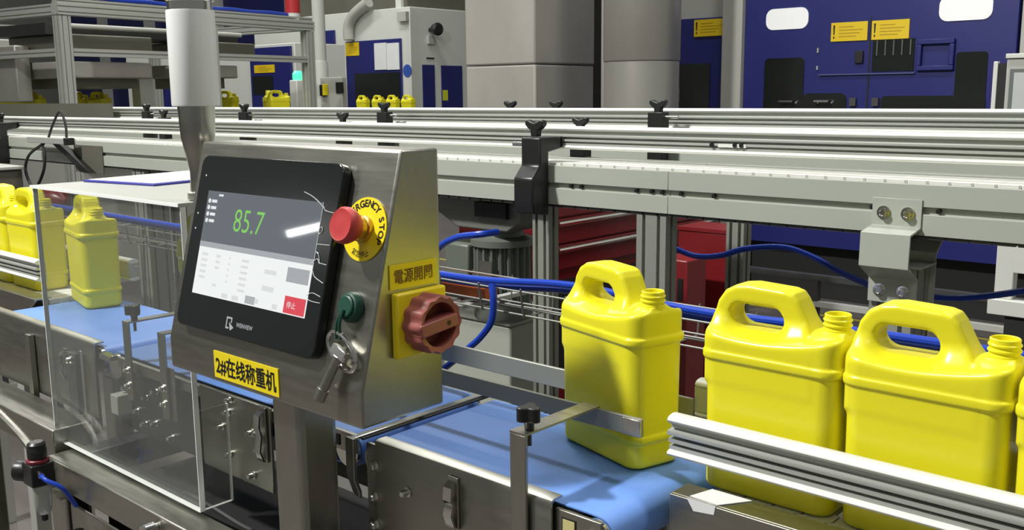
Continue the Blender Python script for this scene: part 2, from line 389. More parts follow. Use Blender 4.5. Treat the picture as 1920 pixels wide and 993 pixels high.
# weighing conveyor front
part('front_plate', MB().box(-1.53, -1.318, .876, .882, .705, .852), STEEL, WE, .0015, 'bright plate with toggle latch')
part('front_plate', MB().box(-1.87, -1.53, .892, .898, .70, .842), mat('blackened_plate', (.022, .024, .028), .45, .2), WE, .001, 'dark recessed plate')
part('side_rail', MB().box(-1.84, -1.15, .882, .891, .826, .846), STEEL, WE, .001)
er = part('end_plate', MB().box(-1.165, -1.098, .874, .882, .828, .858), STEEL, WE, .001, 'pale end plate beside the box')
st = part('warning_sticker', MB().box(-1.149, -1.133, .8725, .874, .835, .851), INK, er)
part('bearing_cap', MB().box(-1.112, -1.098, .872, .874, .83, .848), DARKST, er)
latch(WE, -1.334, .8755, .758, .852)
for bx, bz in ((-1.37, .80), (-1.352, .803), (-1.35, .775), (-1.372, .725), (-1.43, .845), (-1.44, .82), (-1.46, .79), (-1.44, .745)):
    mb = MB(); bolt(mb, bx, .8755, bz, .0045, .012); part('bolt', mb, BRIGHT, WE)
for bx, bz in ((-1.81, .835), (-1.80, .808), (-1.83, .785), (-1.79, .745), (-1.76, .725), (-1.72, .735), (-1.66, .72), (-1.71, .80), (-1.75, .78)):
    mb = MB(); bolt(mb, bx, .8915, bz, .0045, .014); part('bolt', mb, BRIGHT, WE)
blk = part('sensor_block', MB().box(-1.845, -1.815, .862, .892, .735, .775), GREYM, WE, .002)
part('belt_tensioner', MB().box(-1.90, -1.855, .872, .890, .835, .846), BRIGHT, WE, .001)
# infeed front
part('front_plate', folded_plate(-2.46, -1.93, .876, .898, .70, .8605), STEEL, IN)
part('frame_strut', MB().box(-2.235, -2.215, .862, .875, .69, .835), STEELV, IN, .001)
part('frame_strut', MB().box(-2.03, -1.99, .862, .875, .70, .83), DARKST, IN, .001)
latch(IN, -2.06, .8755, .76, .83)
mb = MB(); bolt(mb, -2.01, .8615, .815); part('bolt', mb, BRIGHT, IN)
# transfer bar across the gap
TB = thing('transfer_bar', 'narrow steel bar across the blue belt at the right foot of the control box', 'bar', (-1.10, .88, .80))
part('cross_bar', MB().box(-1.104, -1.091, .868, 1.19, .8525, .8575), BRIGHT, TB, .001)
part('gap_lip', MB().box(-1.0905, -1.086, .88, 1.18, .8515, .8545), BLACKR, TB)
part('hook_plate', MB().prism([(-1.106, .8575), (-1.088, .8575), (-1.088, .795), (-1.078, .778), (-1.078, .768), (-1.092, .775), (-1.106, .80)], .862, .868, 'y'), STEELV, TB, .001)

# ------------------------------------------------------------------ flat guide bars along the belts
def tri_knob(t, x, y, z, r=.014, h=.016, m=BLACKP, stem=.012, axis_rot=0.0, stem_r=.006):
    poly = []
    for i in range(36):
        a = 2*math.pi*i/36; rr = r*(.78+.22*math.cos(3*a)); poly.append((x+rr*math.cos(a+axis_rot), y+rr*math.sin(a+axis_rot)))
    k = part('knob', MB().prism(poly, z, z+h, 'z'), m, t, .0015)
    part('knob_stem', MB().lathe((x, y, z-stem), (0, 0, 1), [(stem_r, 0), (stem_r*1.05, stem*.6), (stem_r*1.3, stem)], 12), m, k)
    return k
FG = thing('guide_bar', 'steel guide bar ending in front of the angled jug on the blue belt', 'guide', (-1.3, 1.02, .90), 'flat guide bars')
part('bar', MB().box(-1.86, -.692, 1.020, 1.026, .908, .933), SATIN, FG, .0012)
part('bar_end', MB().box(-.720, -.691, 1.0165, 1.0198, .909, .932), BRIGHT, FG, .001)
RG = thing('guide_bar', 'steel guide bar on the far side of the blue belt, behind the angled jug', 'guide', (-1.2, 1.16, .89), 'flat guide bars')
part('bar', MB().box(-1.90, -.70, 1.158, 1.164, .894, .926), SATIN, RG, .0012)
def guide_post(name, label, x, w, z0, z1, tab_x, knob=True, tab=True, wide=0):
    t = thing(name, label, 'bracket', (x, .88, z0), 'upright brackets of the guide bars')
    part('post', MB().box(x-w/2, x+w/2, .868, .873, z0, z1), STEELV, t, .001)
    if wide: part('foot_plate', MB().box(x-w/2, x+w/2+wide, .8735, .8745, z0, z0+.10), STEELV, t)
    if tab:
        mb = MB().prism([(x-w/2, .868), (x+w/2, .868), (tab_x+w/2, 1.018), (tab_x-w/2, 1.018)], z1, z1+.003, 'z')
        part('slotted_tab', mb, STEEL, t)
    if knob:
        tri_knob(t, x+.004, .886, z1+.014, .0165, .019, BLACKP)
        part('stud', MB().cyl((x+.004, .886, z1-.018), (x+.004, .886, z1), .003, n=8), DARKST, t)
    for k, dz in enumerate((.03, .06)):
        mb = MB(); bolt(mb, x, .8675, z0+dz, .005, .01); part('bolt', mb, BRIGHT, t)
    return t
guide_post('guide_bracket', 'steel guide bracket with black knob in front of the blue outfeed belt', -.772, .026, .70, .936, -.770)
guide_post('guide_bracket', 'steel guide bracket with black knob standing behind the clear cover', -1.772, .022, .775, .928, -1.765)
guide_post('guide_bracket', 'plain steel guide bracket without knob beside the left foot of the control box', -1.640, .022, .765, .926, -1.63, knob=False, wide=.02)

# ------------------------------------------------------------------ control box
BX0, BX1, BYF, BYT, BYR, BZ0, BZC, BZ1 = -1.388, -.926, .75, .828, .892, .938, .985, 1.283
CB = thing('control_box', 'stainless steel control box with slanted front, touch panel and emergency stop', 'control box', (-1.157, .82, 0))
hs = part('housing', MB().prism([(BYF, BZ0), (BYF, BZC), (BYT, BZ1), (BYR, BZ1), (BYR, BZ0)], BX0, BX1, 'x'), STEEL, CB, .004, seg=3)
part('stand_column', MB().box(-1.162, -1.094, .775, .842, 0, BZ0), STEELV, CB, .010, 'square steel column', seg=3)
part('column_foot', MB().box(-1.172, -1.084, .75, .87, 0, .012), STEEL, CB, .002)
NRM = Vector((0, -(BZ1-BZC), BYT-BYF)).normalized(); VV = Vector((0, BYT-BYF, BZ1-BZC)).normalized(); O0 = Vector((BX0, BYF, BZC))
def slant(u, v, w): return O0+Vector((u, 0, 0))+VV*v+NRM*w
def flatbox(u0, u1, v0, v1, w0, w1): return MB().box(u0, u1, v0, v1, w0, w1).map(slant)
def put_text(mb, vf, fn): v, f = vf; return mb.add([fn(*p) for p in v], f)
# touch panel
poly = [(x+.2045, y+.1555) for x, y in rrect(.341, .259, .016, 5)]
tp = part('touch_panel', MB().prism(poly, .0005, .0145, 'z').map(slant), HMI, CB, .0022, 'black touch panel', seg=3)
su0, su1, sv0, sv1 = .067, .344, .077, .2315; sw = .0150
sp = part('screen', flatbox(su0, su1, sv0, sv1, .0144, sw), SCR_W, tp, label='lit screen showing 85.7 in green')
mb = flatbox(su0, su1, .1555, sv1, sw, sw+.0003); part('weight_field', mb, SCR_D, tp)
part('table_header', flatbox(su0, su1, .1475, .1555, sw, sw+.0003), SCR_H, tp)
mb = MB(); put_text(mb, fit_text('85.7', .073, .033, -.006), lambda x, y, z: slant(.183+x, .1925+y, sw+.0005)); part('weight_reading', mb, SCR_N, tp, label='green digits 85.7')
mb = MB()
for k in range(4):
    vv = .2195-.0098*k-.003; mb.cyl(slant(.0745, vv, sw+.0003), slant(.0745, vv, sw+.0006), .0034, n=14)
    mb.add([slant(a, b, sw+.0005) for a, b in ((.0805, vv-.0022), (.0945, vv-.0022), (.0945, vv+.0022), (.0805, vv+.0022))], [(0, 1, 2, 3)])
mb.add([slant(a, b, sw+.0005) for a, b in ((.097, .2245), (.109, .2245), (.109, .2275), (.097, .2275))], [(0, 1, 2, 3)])
part('status_icons', mb, SCR_I, tp)
mb = MB()
for r in range(6):
    vv = .137-.0085*r
    for c, (u, w) in enumerate(((.078, .016), (.116, .012), (.150, .004), (.182, .018))):
        if random.random() < .8: mb.add([slant(a, b, sw+.0003) for a, b in ((u, vv-.0018), (u+w, vv-.0018), (u+w, vv+.0018), (u, vv+.0018))], [(0, 1, 2, 3)])
for u, v_, w, h in ((.24, .128, .028, .006), (.24, .105, .028, .007), (.145, .0825, .016, .007), (.172, .0825, .016, .007), (.27, .083, .012, .007), (.225, .085, .012, .007)):
    mb.add([slant(a, b, sw+.0003) for a, b in ((u, v_-h/2), (u+w, v_-h/2), (u+w, v_+h/2), (u, v_+h/2))], [(0, 1, 2, 3)])
part('table_values', mb, SCR_F, tp, kind='stuff')
part('grey_button', flatbox(.292, .340, .120, .140, sw, sw+.0004), SCR_H, tp)
part('grey_button', flatbox(.205, .228, .079, .090, sw, sw+.0004), SCR_G, tp)
part('red_button', flatbox(.296, .342, .0785, .1015, sw, sw+.0004), SCR_R, tp, label='red on-screen button')
mb = MB(); put_text(mb, fit_text('停止', .020, .009, 0), lambda x, y, z: slant(.312+x, .090+y, sw+.0007)); part('button_lettering', mb, SCR_I, tp)
mb = MB(); put_text(mb, fit_text('WEINVIEW', .040, .0062, .01), lambda x, y, z: slant(.2135+x, .0465+y, .0148)); part('bezel_lettering', mb, SCR_G, tp)
mb = MB()
for a, b, c, d in ((.168, .1705, .038, .055), (.168, .182, .0525, .055), (.1795, .182, .047, .055), (.168, .176, .038, .0405)): mb.add([slant(p, q, .0148) for p, q in ((a, c), (b, c), (b, d), (a, d))], [(0, 1, 2, 3)])
mb.add([slant(p, q, .0148) for p, q in ((.175, .048), (.188, .041), (.180, .036))], [(0, 1, 2)]); part('bezel_emblem', mb, SCR_G, tp)
mb = MB()
for u, v_ in ((.052, .254), (.0465, .196), (.0465, .173)): mb.cyl(slant(u, v_, .0146), slant(u, v_, .0149), .0014, n=8)
part('indicator_lamp', mb, SCR_I, tp)
FILM_GLARE = mat('film_glare_pale', (.60, .62, .62), .12, spec=.8)  # pale colour stands in for highlights along the film creases
mb = MB()
for pts in (((.300, .243), (.322, .237), (.345, .226), (.352, .221), (.372, .219)), ((.345, .197), (.350, .199), (.352, .194), (.348, .190), (.344, .192)), ((.345, .176), (.372, .177)),
            ((.340, .150), (.351, .157), (.357, .151), (.352, .163), (.345, .166)), ((.357, .152), (.372, .151)), ((.346, .140), (.352, .133), (.371, .127)),
            ((.342, .107), (.352, .112), (.370, .109)), ((.342, .103), (.354, .101), (.371, .101))):
    mb.tube([slant(u, v_, .0152) for u, v_ in pts], .0006, 5, smooth=4)
part('film_crease_glare', mb, FILM_GLARE, tp, label='creases of loose protective film beside the screen, their glare in the pale colour')
# emergency stop
EU, EV = .4185, .2040
es = part('emergency_stop', MB().lathe(slant(EU, EV, .0), NRM, [(.0415, .0005), (.0415, .002)], 40), LABELY, CB, label='yellow disc of the emergency stop')
mb = MB()
for ch, ang in zip('EMERGENCY', np.linspace(168, 52, 9)):
    v, f = text_mesh(ch, .0132, .0004); a = math.radians(ang)
    mb.add([slant(EU+.0335*math.cos(a)+p[0]*math.sin(a)+p[1]*math.cos(a), EV+.0335*math.sin(a)-p[0]*math.cos(a)+p[1]*math.sin(a), .0023) for p in v], f)
for ch, ang in zip('STOP', np.linspace(26, -24, 4)):
    v, f = text_mesh(ch, .0132, .0004); a = math.radians(ang)
    mb.add([slant(EU+.0335*math.cos(a)+p[0]*math.sin(a)+p[1]*math.cos(a), EV+.0335*math.sin(a)-p[0]*math.cos(a)+p[1]*math.sin(a), .0023) for p in v], f)
for ch, ang in zip('紧急停止', np.linspace(-112, -68, 4)):
    v, f = text_mesh(ch, .0092, .0); a = math.radians(ang)
    mb.add([slant(EU+.0325*math.cos(a)-p[0]*math.sin(a)-p[1]*math.cos(a), EV+.0325*math.sin(a)+p[0]*math.cos(a)-p[1]*math.sin(a), .0023) for p in v], f)
part('disc_lettering', mb, INK, es)
part('collar', MB().lathe(slant(EU, EV, 0), NRM, [(.0175, .002), (.0175, .008), (.0150, .009), (.0150, .022)], 28), BRASS, es, label='brass coloured collar')
part('mushroom_button', MB().lathe(slant(EU, EV, 0), NRM, [(.0165, .018), (.0190, .021), (.0225, .028), (.0238, .033), (.0233, .038), (.0205, .0418), (.0190, .0413), (.0100, .0418), (.0, .0420)], 32), REDB, es, label='red mushroom push button')
# green key switch
GU, GV = .4205, .1035
ks = part('key_switch', MB().lathe(slant(GU, GV, 0), NRM, [(.0200, .0005), (.0200, .006), (.0175, .011), (.0150, .012), (.0142, .0105), (.0142, .014), (.0125, .0152)], 28), GREEN, CB, label='dark green round key switch')
# yellow isolator on the right-hand face
sx = BX1
def side(y, z, w): return Vector((sx+w, y, z))
lb = part('power_label', MB().box(sx+.0003, sx+.002, .801, .8805, 1.1085, 1.140), LABELY, CB, label='yellow label reading 電源開關')
mb = MB(); put_text(mb, fit_text('電源開關', .066, .0185, .012), lambda x, y, z: side(.8408+x, 1.1243+y, .0024)); part('label_lettering', mb, INKR, lb)
iso = part('isolator_plate', MB().box(sx+.0005, sx+.012, .802, .889, 1.019, 1.104), LABELY, CB, .003, 'yellow base of the isolator switch')
cy, cz = .848, 1.062
poly = []
for i in range(72):
    a = 2*math.pi*i/72; rr = .0375+.0016*math.cos(12*a); poly.append((cy+rr*math.cos(a), cz+rr*math.sin(a)))
inner = [(cy+.029*math.cos(2*math.pi*i/72), cz+.029*math.sin(2*math.pi*i/72)) for i in range(72)]
mb = MB(); n = 72; vs = []
for w, P in ((.012, poly), (.040, poly), (.044, [(cy+(p-cy)*.94, cz+(q-cz)*.94) for p, q in poly]), (.042, inner), (.018, inner)): vs += [side(p, q, w) for p, q in P]
fs = [(k*n+i, k*n+(i+1) % n, (k+1)*n+(i+1) % n, (k+1)*n+i) for k in range(4) for i in range(n)]+[tuple(range(4*n, 5*n)), tuple(range(n))[::-1]]
mb.add(vs, fs); rh = part('rotary_handle', mb, REDS, iso, label='faded red scalloped rotary handle')
ga = math.radians(6)
def grip(a, b, w): return side(cy+a*math.cos(ga)-b*math.sin(ga), cz+a*math.sin(ga)+b*math.cos(ga), w)
part('handle_grip', MB().box(-.036, .029, -.0085, .0085, .019, .046).map(grip), REDS, rh if False else iso, .002)
part('grip_hole', MB().lathe(grip(.012, 0, .0461), (1, 0, 0), [(.0032, 0), (.0032, .0004)], 12), INK, iso)
# machine label on the lower lip
ml = part('machine_label', MB().box(-1.2605, -1.1005, BYF-.0016, BYF-.0002, .9455, .9855), LABELY, CB, label='yellow label reading 2#在线称重机')
mb = MB(); put_text(mb, fit_text('2#在线称重机', .150, .030, .022), lambda x, y, z: (-1.1805+x, BYF-.0019, .9655+y)); part('label_lettering', mb, INK, ml)
# key hanging from the switch
KY = thing('cabinet_key', 'steel tubular cabinet key on a ring hung from the green key switch', 'key', tuple(slant(.425, -.02, .012)))
def strap(du):
    return [slant(GU+du*.2, GV-.004, .0165), slant(GU+du*.6-.003, GV-.022, .018), slant(GU+du-.004, GV-.042, .0125)]
mb = MB()
for du in (-.004, .004): mb.tube(strap(du), .0021, 6, smooth=4)
part('strap', mb, GREEN, KY, label='thin green strap')
mb = MB(); pts = []
for i in range(20):
    a = 2*math.pi*i/20; pts.append(slant(.4235+.0300*math.cos(a), .0470+.0205*math.sin(a)-.010*math.cos(a), .010+.004*math.sin(a)))
mb.tube(pts, .0031, 8, closed=True); part('split_ring', mb, BRIGHT, KY)
kd = (Vector(slant(.4035, -.018, .016))-Vector(slant(.4235, .042, .012))).normalized(); k0 = Vector(slant(.4235, .0435, .013))
part('shank', MB().lathe(k0, kd, [(.0066, .004), (.0066, .050), (.0084, .0505), (.0084, .066), (.0060, .0661), (.0060, .058)], 14), STEELV, KY)
ku = Vector((1, 0, 0)); kw = kd.cross(ku).normalized(); ku = kw.cross(kd).normalized()
cb_ = MB().box(-.015, .015, -.0045, .0045, -.008, .005); cb_.map(lambda x, y, z: k0+ku*x+kw*y+kd*z)
part('cross_grip', cb_, BRIGHT, KY, .001)

# ------------------------------------------------------------------ signal tower
ST = thing('signal_tower', 'white signal tower on a steel cone standing left of the control box', 'signal tower', (-1.437, .85, 1.188))
cx_, cy_ = -1.437, .85
part('opal_tube', MB().lathe((cx_, cy_, 0), (0, 0, 1), [(.0365, 1.337), (.0372, 1.340), (.0372, 1.482), (.0365, 1.485)], 40), TOWER, ST, label='white tube')
part('top_ring', MB().lathe((cx_, cy_, 0), (0, 0, 1), [(.0345, 1.485), (.0345, 1.498), (.0372, 1.500), (.0372, 1.56), (.030, 1.575)], 40), BRIGHT, ST)
part('cone', MB().lathe((cx_, cy_, 0), (0, 0, 1), [(.0165, 1.215), (.0165, 1.232), (.0215, 1.262), (.0268, 1.288), (.0282, 1.318), (.0290, 1.337)], 36), mat('cone_steel', (.62, .61, .56), .24, 1.0), ST, label='steel cone and socket')
part('mounting_flange', MB().lathe((cx_, cy_, 0), (0, 0, 1), [(.022, 1.1885), (.022, 1.199), (.017, 1.201), (.0165, 1.216)], 28), STEEL, ST)

# ------------------------------------------------------------------ acrylic cover
AC = thing('acrylic_cover', 'clear acrylic cover over the infeed belt, left of the control box', 'cover', (-1.69, .95, .66))
X0, X1, Y0, ZB, ZT = -1.965, -1.420, .800, .6705, 1.180
def panel(name, mb, edges, m=ACR, label=None):
    p = part(name, mb, m, AC, label=label)
    for e in edges: part('cut_edge', e, EDGE, p)
panel('front_panel', MB().box(X0, X1, Y0, Y0+.009, ZB, ZT), [MB().box(X0, X1, Y0, Y0+.009, ZB-.0015, ZB), MB().box(X1, X1+.0015, Y0-.0003, Y0+.0093, ZB, ZT), MB().box(X0-.002, X0, Y0, Y0+.009, ZB, ZT)], label='clear front panel')
panel('side_flap', MB().box(X0+.001, X0+.006, Y0+.0094, .862, ZB, .842), [MB().box(X0+.001, X0+.006, .862, .8645, ZB, .842), MB().box(X0+.001, X0+.006, Y0+.0094, .862, ZB-.0012, ZB)], label='clear left flap')
panel('side_flap', MB().box(X1-.006, X1-.001, Y0+.0094, .862, ZB, .842), [MB().box(X1-.006, X1-.001, .862, .8645, ZB, .842), MB().box(X1-.006, X1-.001, Y0+.0094, .862, ZB-.0012, ZB)], label='clear right flap')
panel('back_panel', MB().box(X0, X1, 1.205, 1.210, .90, ZT), [MB().box(X0-.0012, X0, 1.205, 1.21, .90, ZT)], label='clear back panel')
panel('side_panel', MB().box(X1-.006, X1-.001, Y0+.0094, 1.2045, 1.135, ZT), [])
panel('side_panel', MB().box(X0+.001, X0+.006, Y0+.0094, 1.2045, 1.135, ZT), [])
panel('top_panel', MB().box(X0-.003, X1+.002, Y0-.003, 1.213, ZT+.0005, ZT+.0060), [MB().box(X0-.003, X1+.002, Y0-.0045, Y0-.003, ZT+.0005, ZT+.006)], ACRT, 'hazy top panel')
# clipboard on the cover
CL = thing('clipboard', 'dark blue clipboard lying on top of the acrylic cover', 'clipboard', (-1.87, 1.05, ZT+.0062))
rot = math.radians(10)
def brd(x, y, z): return (-1.950+x*math.cos(rot)-y*math.sin(rot), .892+x*math.sin(rot)+y*math.cos(rot), ZT+.0064+z)
part('board', MB().box(0, .215, 0, .305, 0, .004).map(brd), BOARD, CL, .001)
part('clip', MB().box(.08, .15, .285, .312, .0052, .012).map(brd), BRIGHT, CL, .001)
solo('paper_sheet', MB().box(.008, .207, .008, .28, .0042, .0049).map(brd), PAPER, 'white paper sheet on the dark blue clipboard', 'paper')

# ------------------------------------------------------------------ steel stand, regulator, hose
MS = thing('machine_stand', 'brushed steel stand under the weighing belt and acrylic cover', 'stand', (-1.4, .95, 0))
part('front_rail', MB().box(-1.912, -1.180, .757, .812, .605, .6605), STEEL, MS, .003)
part('left_rail', MB().box(-1.912, -1.862, .8125, 1.20, .605, .6605), STEEL, MS, .003)
part('rear_rail', MB().box(-1.8615, -1.180, 1.15, 1.20, .605, .6605), STEEL, MS, .003)
part('leg', MB().box(-1.912, -1.862, .765, .812, .0, .6045), STEELV, MS, .003)
part('leg', MB().box(-1.912, -1.862, 1.15, 1.20, .0, .6045), STEELV, MS, .003)
part('leg', MB().box(-1.23, -1.180, .765, .812, .0, .6045), STEELV, MS, .003)
part('leg', MB().box(-1.23, -1.180, 1.15, 1.20, .0, .6045), STEELV, MS, .003)
part('door_panel', MB().box(-1.855, -1.237, .770, .776, .08, .575), STEEL, MS, .003, 'front door panel')
part('leveling_knob', MB().lathe((-1.487, .7565, .640), (0, -1, 0), [(.007, 0), (.007, .006), (.012, .0065), (.012, .024), (.010, .026)], 18), BRIGHT, MS)
IS = thing('infeed_stand', 'steel stand at the left edge carrying the infeed belt conveyor', 'stand', (-2.3, .9, 0))
part('front_rail', MB().box(-2.455, -1.935, .782, .862, .640, .6995), STEEL, IS, .003)
part('rear_rail', MB().box(-2.455, -1.935, 1.13, 1.18, .640, .6995), STEEL, IS, .003)
part('leg', MB().box(-1.995, -1.940, .79, .85, 0, .6395), STEELV, IS, .003)
part('leg', MB().box(-2.455, -2.40, .79, .85, 0, .6395), STEELV, IS, .003)
part('leg', MB().box(-1.995, -1.940, 1.13, 1.18, 0, .6395), STEELV, IS, .003)
part('leg', MB().box(-2.455, -2.40, 1.13, 1.18, 0, .6395), STEELV, IS, .003)
DE = thing('shade_box', 'black box added for shade inside the steel stand under the weighing belt', 'enclosure', (-1.5, 1.0, 0))  # black box added to keep the space inside the stand dark
part('shade_box_body', MB().box(-1.84, -1.245, .835, 1.13, .0, .598), BLACKR, DE, .004)
part('cable_loop', MB().tube([(-1.62, .87, .60), (-1.58, .86, .64), (-1.50, .865, .635), (-1.42, .88, .615), (-1.38, .90, .603)], .005, 6, smooth=5), DARKST, DE)
OE = thing('shade_filler', 'dark pedestal added for shade under the outfeed belt conveyor', 'filler', (-.88, 1.02, 0))  # dark block added to deepen the shade below the outfeed
part('filler_body', MB().box(-1.03, -.74, .91, 1.13, .0, .69), BLACKR, OE, .004)
part('filler_plate', MB().box(-1.04, -.73, .90, 1.14, .6905, .7695), DARKST, OE)
FR = thing('filter_regulator', 'black air filter regulator with red ring and blue hose at lower left', 'air regulator', (-1.85, .72, .52))
rx, ry = -1.848, .715
part('adjusting_knob', MB().lathe((rx, ry, 0), (0, 0, 1), [(.0165, .684), (.0175, .686), (.0175, .702), (.0165, .7035), (.0165, .712), (.012, .716)], 24), BLACKP, FR)
part('red_ring', MB().lathe((rx, ry, 0), (0, 0, 1), [(.019, .6765), (.0205, .678), (.0205, .6825), (.019, .6838)], 24), mat('dull_red_ring', (.20, .015, .03), .4), FR)
part('body', MB().box(rx-.022, rx+.022, ry-.022, ry+.022, .634, .6765), BLACKP, FR, .003)
part('bowl', MB().lathe((rx+.008, ry, 0), (0, 0, 1), [(.008, .575), (.014, .583), (.0165, .595), (.0165, .6335)], 20), BOWL, FR, label='clear bowl')
part('drain_cock', MB().lathe((rx+.008, ry, 0), (0, 0, 1), [(.004, .561), (.006, .563), (.006, .5745)], 12), BLACKP, FR)
gg = part('gauge', MB().lathe((rx-.022, ry-.004, .652), (-1, -.55, 0), [(.010, -.004), (.0195, .010), (.0195, .030), (.018, .0315)], 24), BLACKP, FR, label='round pressure gauge')
part('gauge_face', MB().lathe(Vector((rx-.022, ry-.004, .652))+Vector((-1, -.55, 0)).normalized()*.0318, (-1, -.55, 0), [(.016, 0), (.016, .001)], 24), PAPER, gg)
part('hose_fitting', MB().cyl((rx+.022, ry-.008, .662), (rx+.036, ry-.010, .660), .006, n=12), BRIGHT, FR)
solo('air_hose', MB().tube([(rx+.036, ry-.010, .660), (rx+.055, ry-.008, .655), (rx+.075, ry+.01, .640), (rx+.08, ry+.03, .60)], .0042, 8, smooth=5), BLUEPU, 'short blue air hose leaving the black regulator', 'hose')
part('mounting_bracket', MB().box(rx-.03, rx+.03, ry+.0225, .7645, .60, .605), STEEL, FR)
solo('grey_conduit', MB().tube([(-2.26, .745, .735), (-2.10, .742, .715), (-1.98, .74, .690), (-1.925, .742, .664), (-1.90, .75, .64), (-1.89, .752, .60)], .009, 10, smooth=6), STEEL, 'grey flexible conduit curving down beside the air regulator', 'conduit')
VB = thing('air_valve', 'small dark valve with silver cap below the air regulator', 'valve', (-1.745, .735, .50))
part('valve_body', MB().lathe((-1.745, .735, 0), (0, 0, 1), [(.013, .48), (.013, .535), (.009, .54), (.009, .552)], 16), DARKST, VB)
part('valve_cap', MB().lathe((-1.745, .735, 0), (0, 0, 1), [(.013, .5525), (.013, .560), (.010, .563)], 16), BRIGHT, VB)
solo('cardboard_sheet', MB().prism([(-2.1, 1.42), (-1.62, 1.36), (-1.56, 1.72), (-1.98, 1.80)], .001, .006, 'z'), CARD, 'brown cardboard piece lying on the floor behind the steel column', 'cardboard')

# ------------------------------------------------------------------ profile rails
def rail(t, x0, x1, y, z, s=1, back=False):
    """extruded rail 55 mm tall, ribs towards -y; y is the front, z the bottom"""
    k = -1 if back else 1
    P = lambda pts: [(y+k*a*s, z+b*s) for a, b in pts]
    body = P([(.006, .010), (.006, .0145), (.013, .0150), (.013, .0185), (.004, .0190), (.004, .0245), (.013, .0250), (.013, .0290), (.001, .0296), (.0, .0325), (.001, .0355), (.010, .0365), (.010, .0425), (.006, .0430), (.006, .0450), (.026, .0450), (.026, .010)])
    part('rail_body', MB().prism(body, x0, x1, 'x'), ALU, t, angle=50)
    for c in (.0490, .0052):
        st_ = P([(.013+.0135*math.cos(a), c+(.0062 if c > .02 else .0052)*math.sin(a)) for a in [2*math.pi*i/20 for i in range(20)]])
        part('wear_strip', MB().prism(st_, x0+.0005, x1-.0005, 'x'), WHITEP, t, label='white plastic strip')
R1 = thing('guide_rail', 'silver guide rail with white edges in front of the row of jugs at right', 'rail', (-.1, 1.01, .897), 'profile guide rails')
rail(R1, -.645, .55, 1.008, .8975)
R2 = thing('guide_rail', 'silver guide rail behind the row of jugs at right, its white end showing', 'rail', (-.1, 1.19, .897), 'profile guide rails')
rail(R2, -.700, .55, 1.190, .8975, back=True)
R3 = thing('guide_rail', 'silver guide rail in front of the infeed jugs at the left edge', 'rail', (-2.9, 1.01, .897), 'profile guide rails')
rail(R3, -3.4, -2.505, 1.008, .8975)
R4 = thing('guide_rail', 'silver guide rail behind the infeed jugs, ending beside the acrylic cover', 'rail', (-2.9, 1.19, .897), 'profile guide rails')
rail(R4, -3.4, -2.33, 1.190, .8975, back=True)
# slat conveyors at both ends of the line
def slat_conveyor(label, x0, x1, chamfer):
    t = thing('slat_conveyor', label, 'conveyor', ((x0+x1)/2, 1.09, 0), 'white slat chain conveyors')
    part('side_beam', MB().prism([(x0, .862), (x1, .862), (x1, .80), (x0, .80)] if not chamfer else [(x0, .862), (x1, .862), (x1, .856), (x1-.10, .79), (x0, .79)], .985, .990, 'y'), STEEL, t, .001, 'front side plate')
    part('side_lip', MB().box(x0, x1, .9905, 1.028, .858, .862), STEEL, t, .0008)
    part('side_beam', MB().box(x0, x1, 1.165, 1.170, .80, .862), STEEL, t, .001, 'rear side plate')
    part('chain_bed', MB().box(x0+.02, x1-.02, 1.03, 1.16, .80, .838), DARKST, t)
    proto = None; n = int((x1-x0-.03)/.0385)
    for i in range(n):
        xx = x0+.02+i*.0385
        if proto is None:
            b = [(0, .0), (.0355, 0), (.0355, .022), (.0415, .026), (.0415, .046), (.0355, .05), (.0355, .076), (.0415, .080), (.0415, .1), (.0355, .104), (.0355, .126), (0, .126), (0, .104), (.006, .1), (.006, .08), (0, .076), (0, .05), (.006, .046), (.006, .026), (0, .022)]
            proto = part('slat', MB().prism([(xx+p, 1.032+q) for p, q in b], .8385, .8505, 'z'), WHITEP, t)
        else: piece(proto, 'slat', (i*.0385, 0, 0), t)
    for lx in (x0+.15, x1-.2):
        for ly in (1.0, 1.12): part('leg', MB().box(lx, lx+.04, ly, ly+.04, 0, .80), ALU, t, .002)
    return t
slat_conveyor('slat conveyor with white chain plates under the row of jugs at right', -.625, .6, False)
slat_conveyor('slat conveyor bringing jugs to the infeed belt at the left edge', -3.4, -2.47, True)
solo('paper_tape', MB().prism([(-.600, .992), (-.560, .990), (-.535, 1.028), (-.590, 1.028)], .8625, .8635, 'z').add([(-.600, .9842, .8635), (-.560, .9842, .8635), (-.562, .9842, .852), (-.590, .9842, .849), (-.600, .9846, .8635), (-.560, .9846, .8635), (-.562, .9846, .852), (-.590, .9846, .849)], [(0, 1, 2, 3), (7, 6, 5, 4), (0, 4, 5, 1), (1, 5, 6, 2), (2, 6, 7, 3), (3, 7, 4, 0)]), PAPER, 'torn white tape stuck on the end of the right slat conveyor', 'tape')

# ------------------------------------------------------------------ rear double conveyor
RC = thing('rear_chain_conveyor', 'long light grey chain conveyor running behind the weighing line', 'conveyor', (-2.5, 1.87, 0))
XA, XB = -7.0, .9
def beam(y0, y1, z0, z1, parent, joints=True):
    zm = (z0+z1)/2; w = y1-y0; s = 1 if w > 0 else -1; mb = []
    prof = [(y0, z0), (y0, zm-.0075), (y0+.010*s, zm-.0075), (y0+.010*s, zm+.0055), (y0, zm+.0055), (y0, z1), (y1, z1), (y1, z0)]
    xs = [XA, -3.82, -1.160, XB]
    for a, b in zip(xs, xs[1:]): part('beam', MB().prism(prof, a+.0004, b-.0004, 'x'), PAINTG, parent, .001)
    part('beam_slot', MB().box(XA, XB, min(y0+.0101*s, y0+.012*s), max(y0+.0101*s, y0+.012*s), zm-.007, zm+.005), ALUD, parent)
beam(1.80, 1.845, 1.092, 1.1845, RC)
beam(2.005, 1.96, 1.092, 1.192, RC)
proto = None
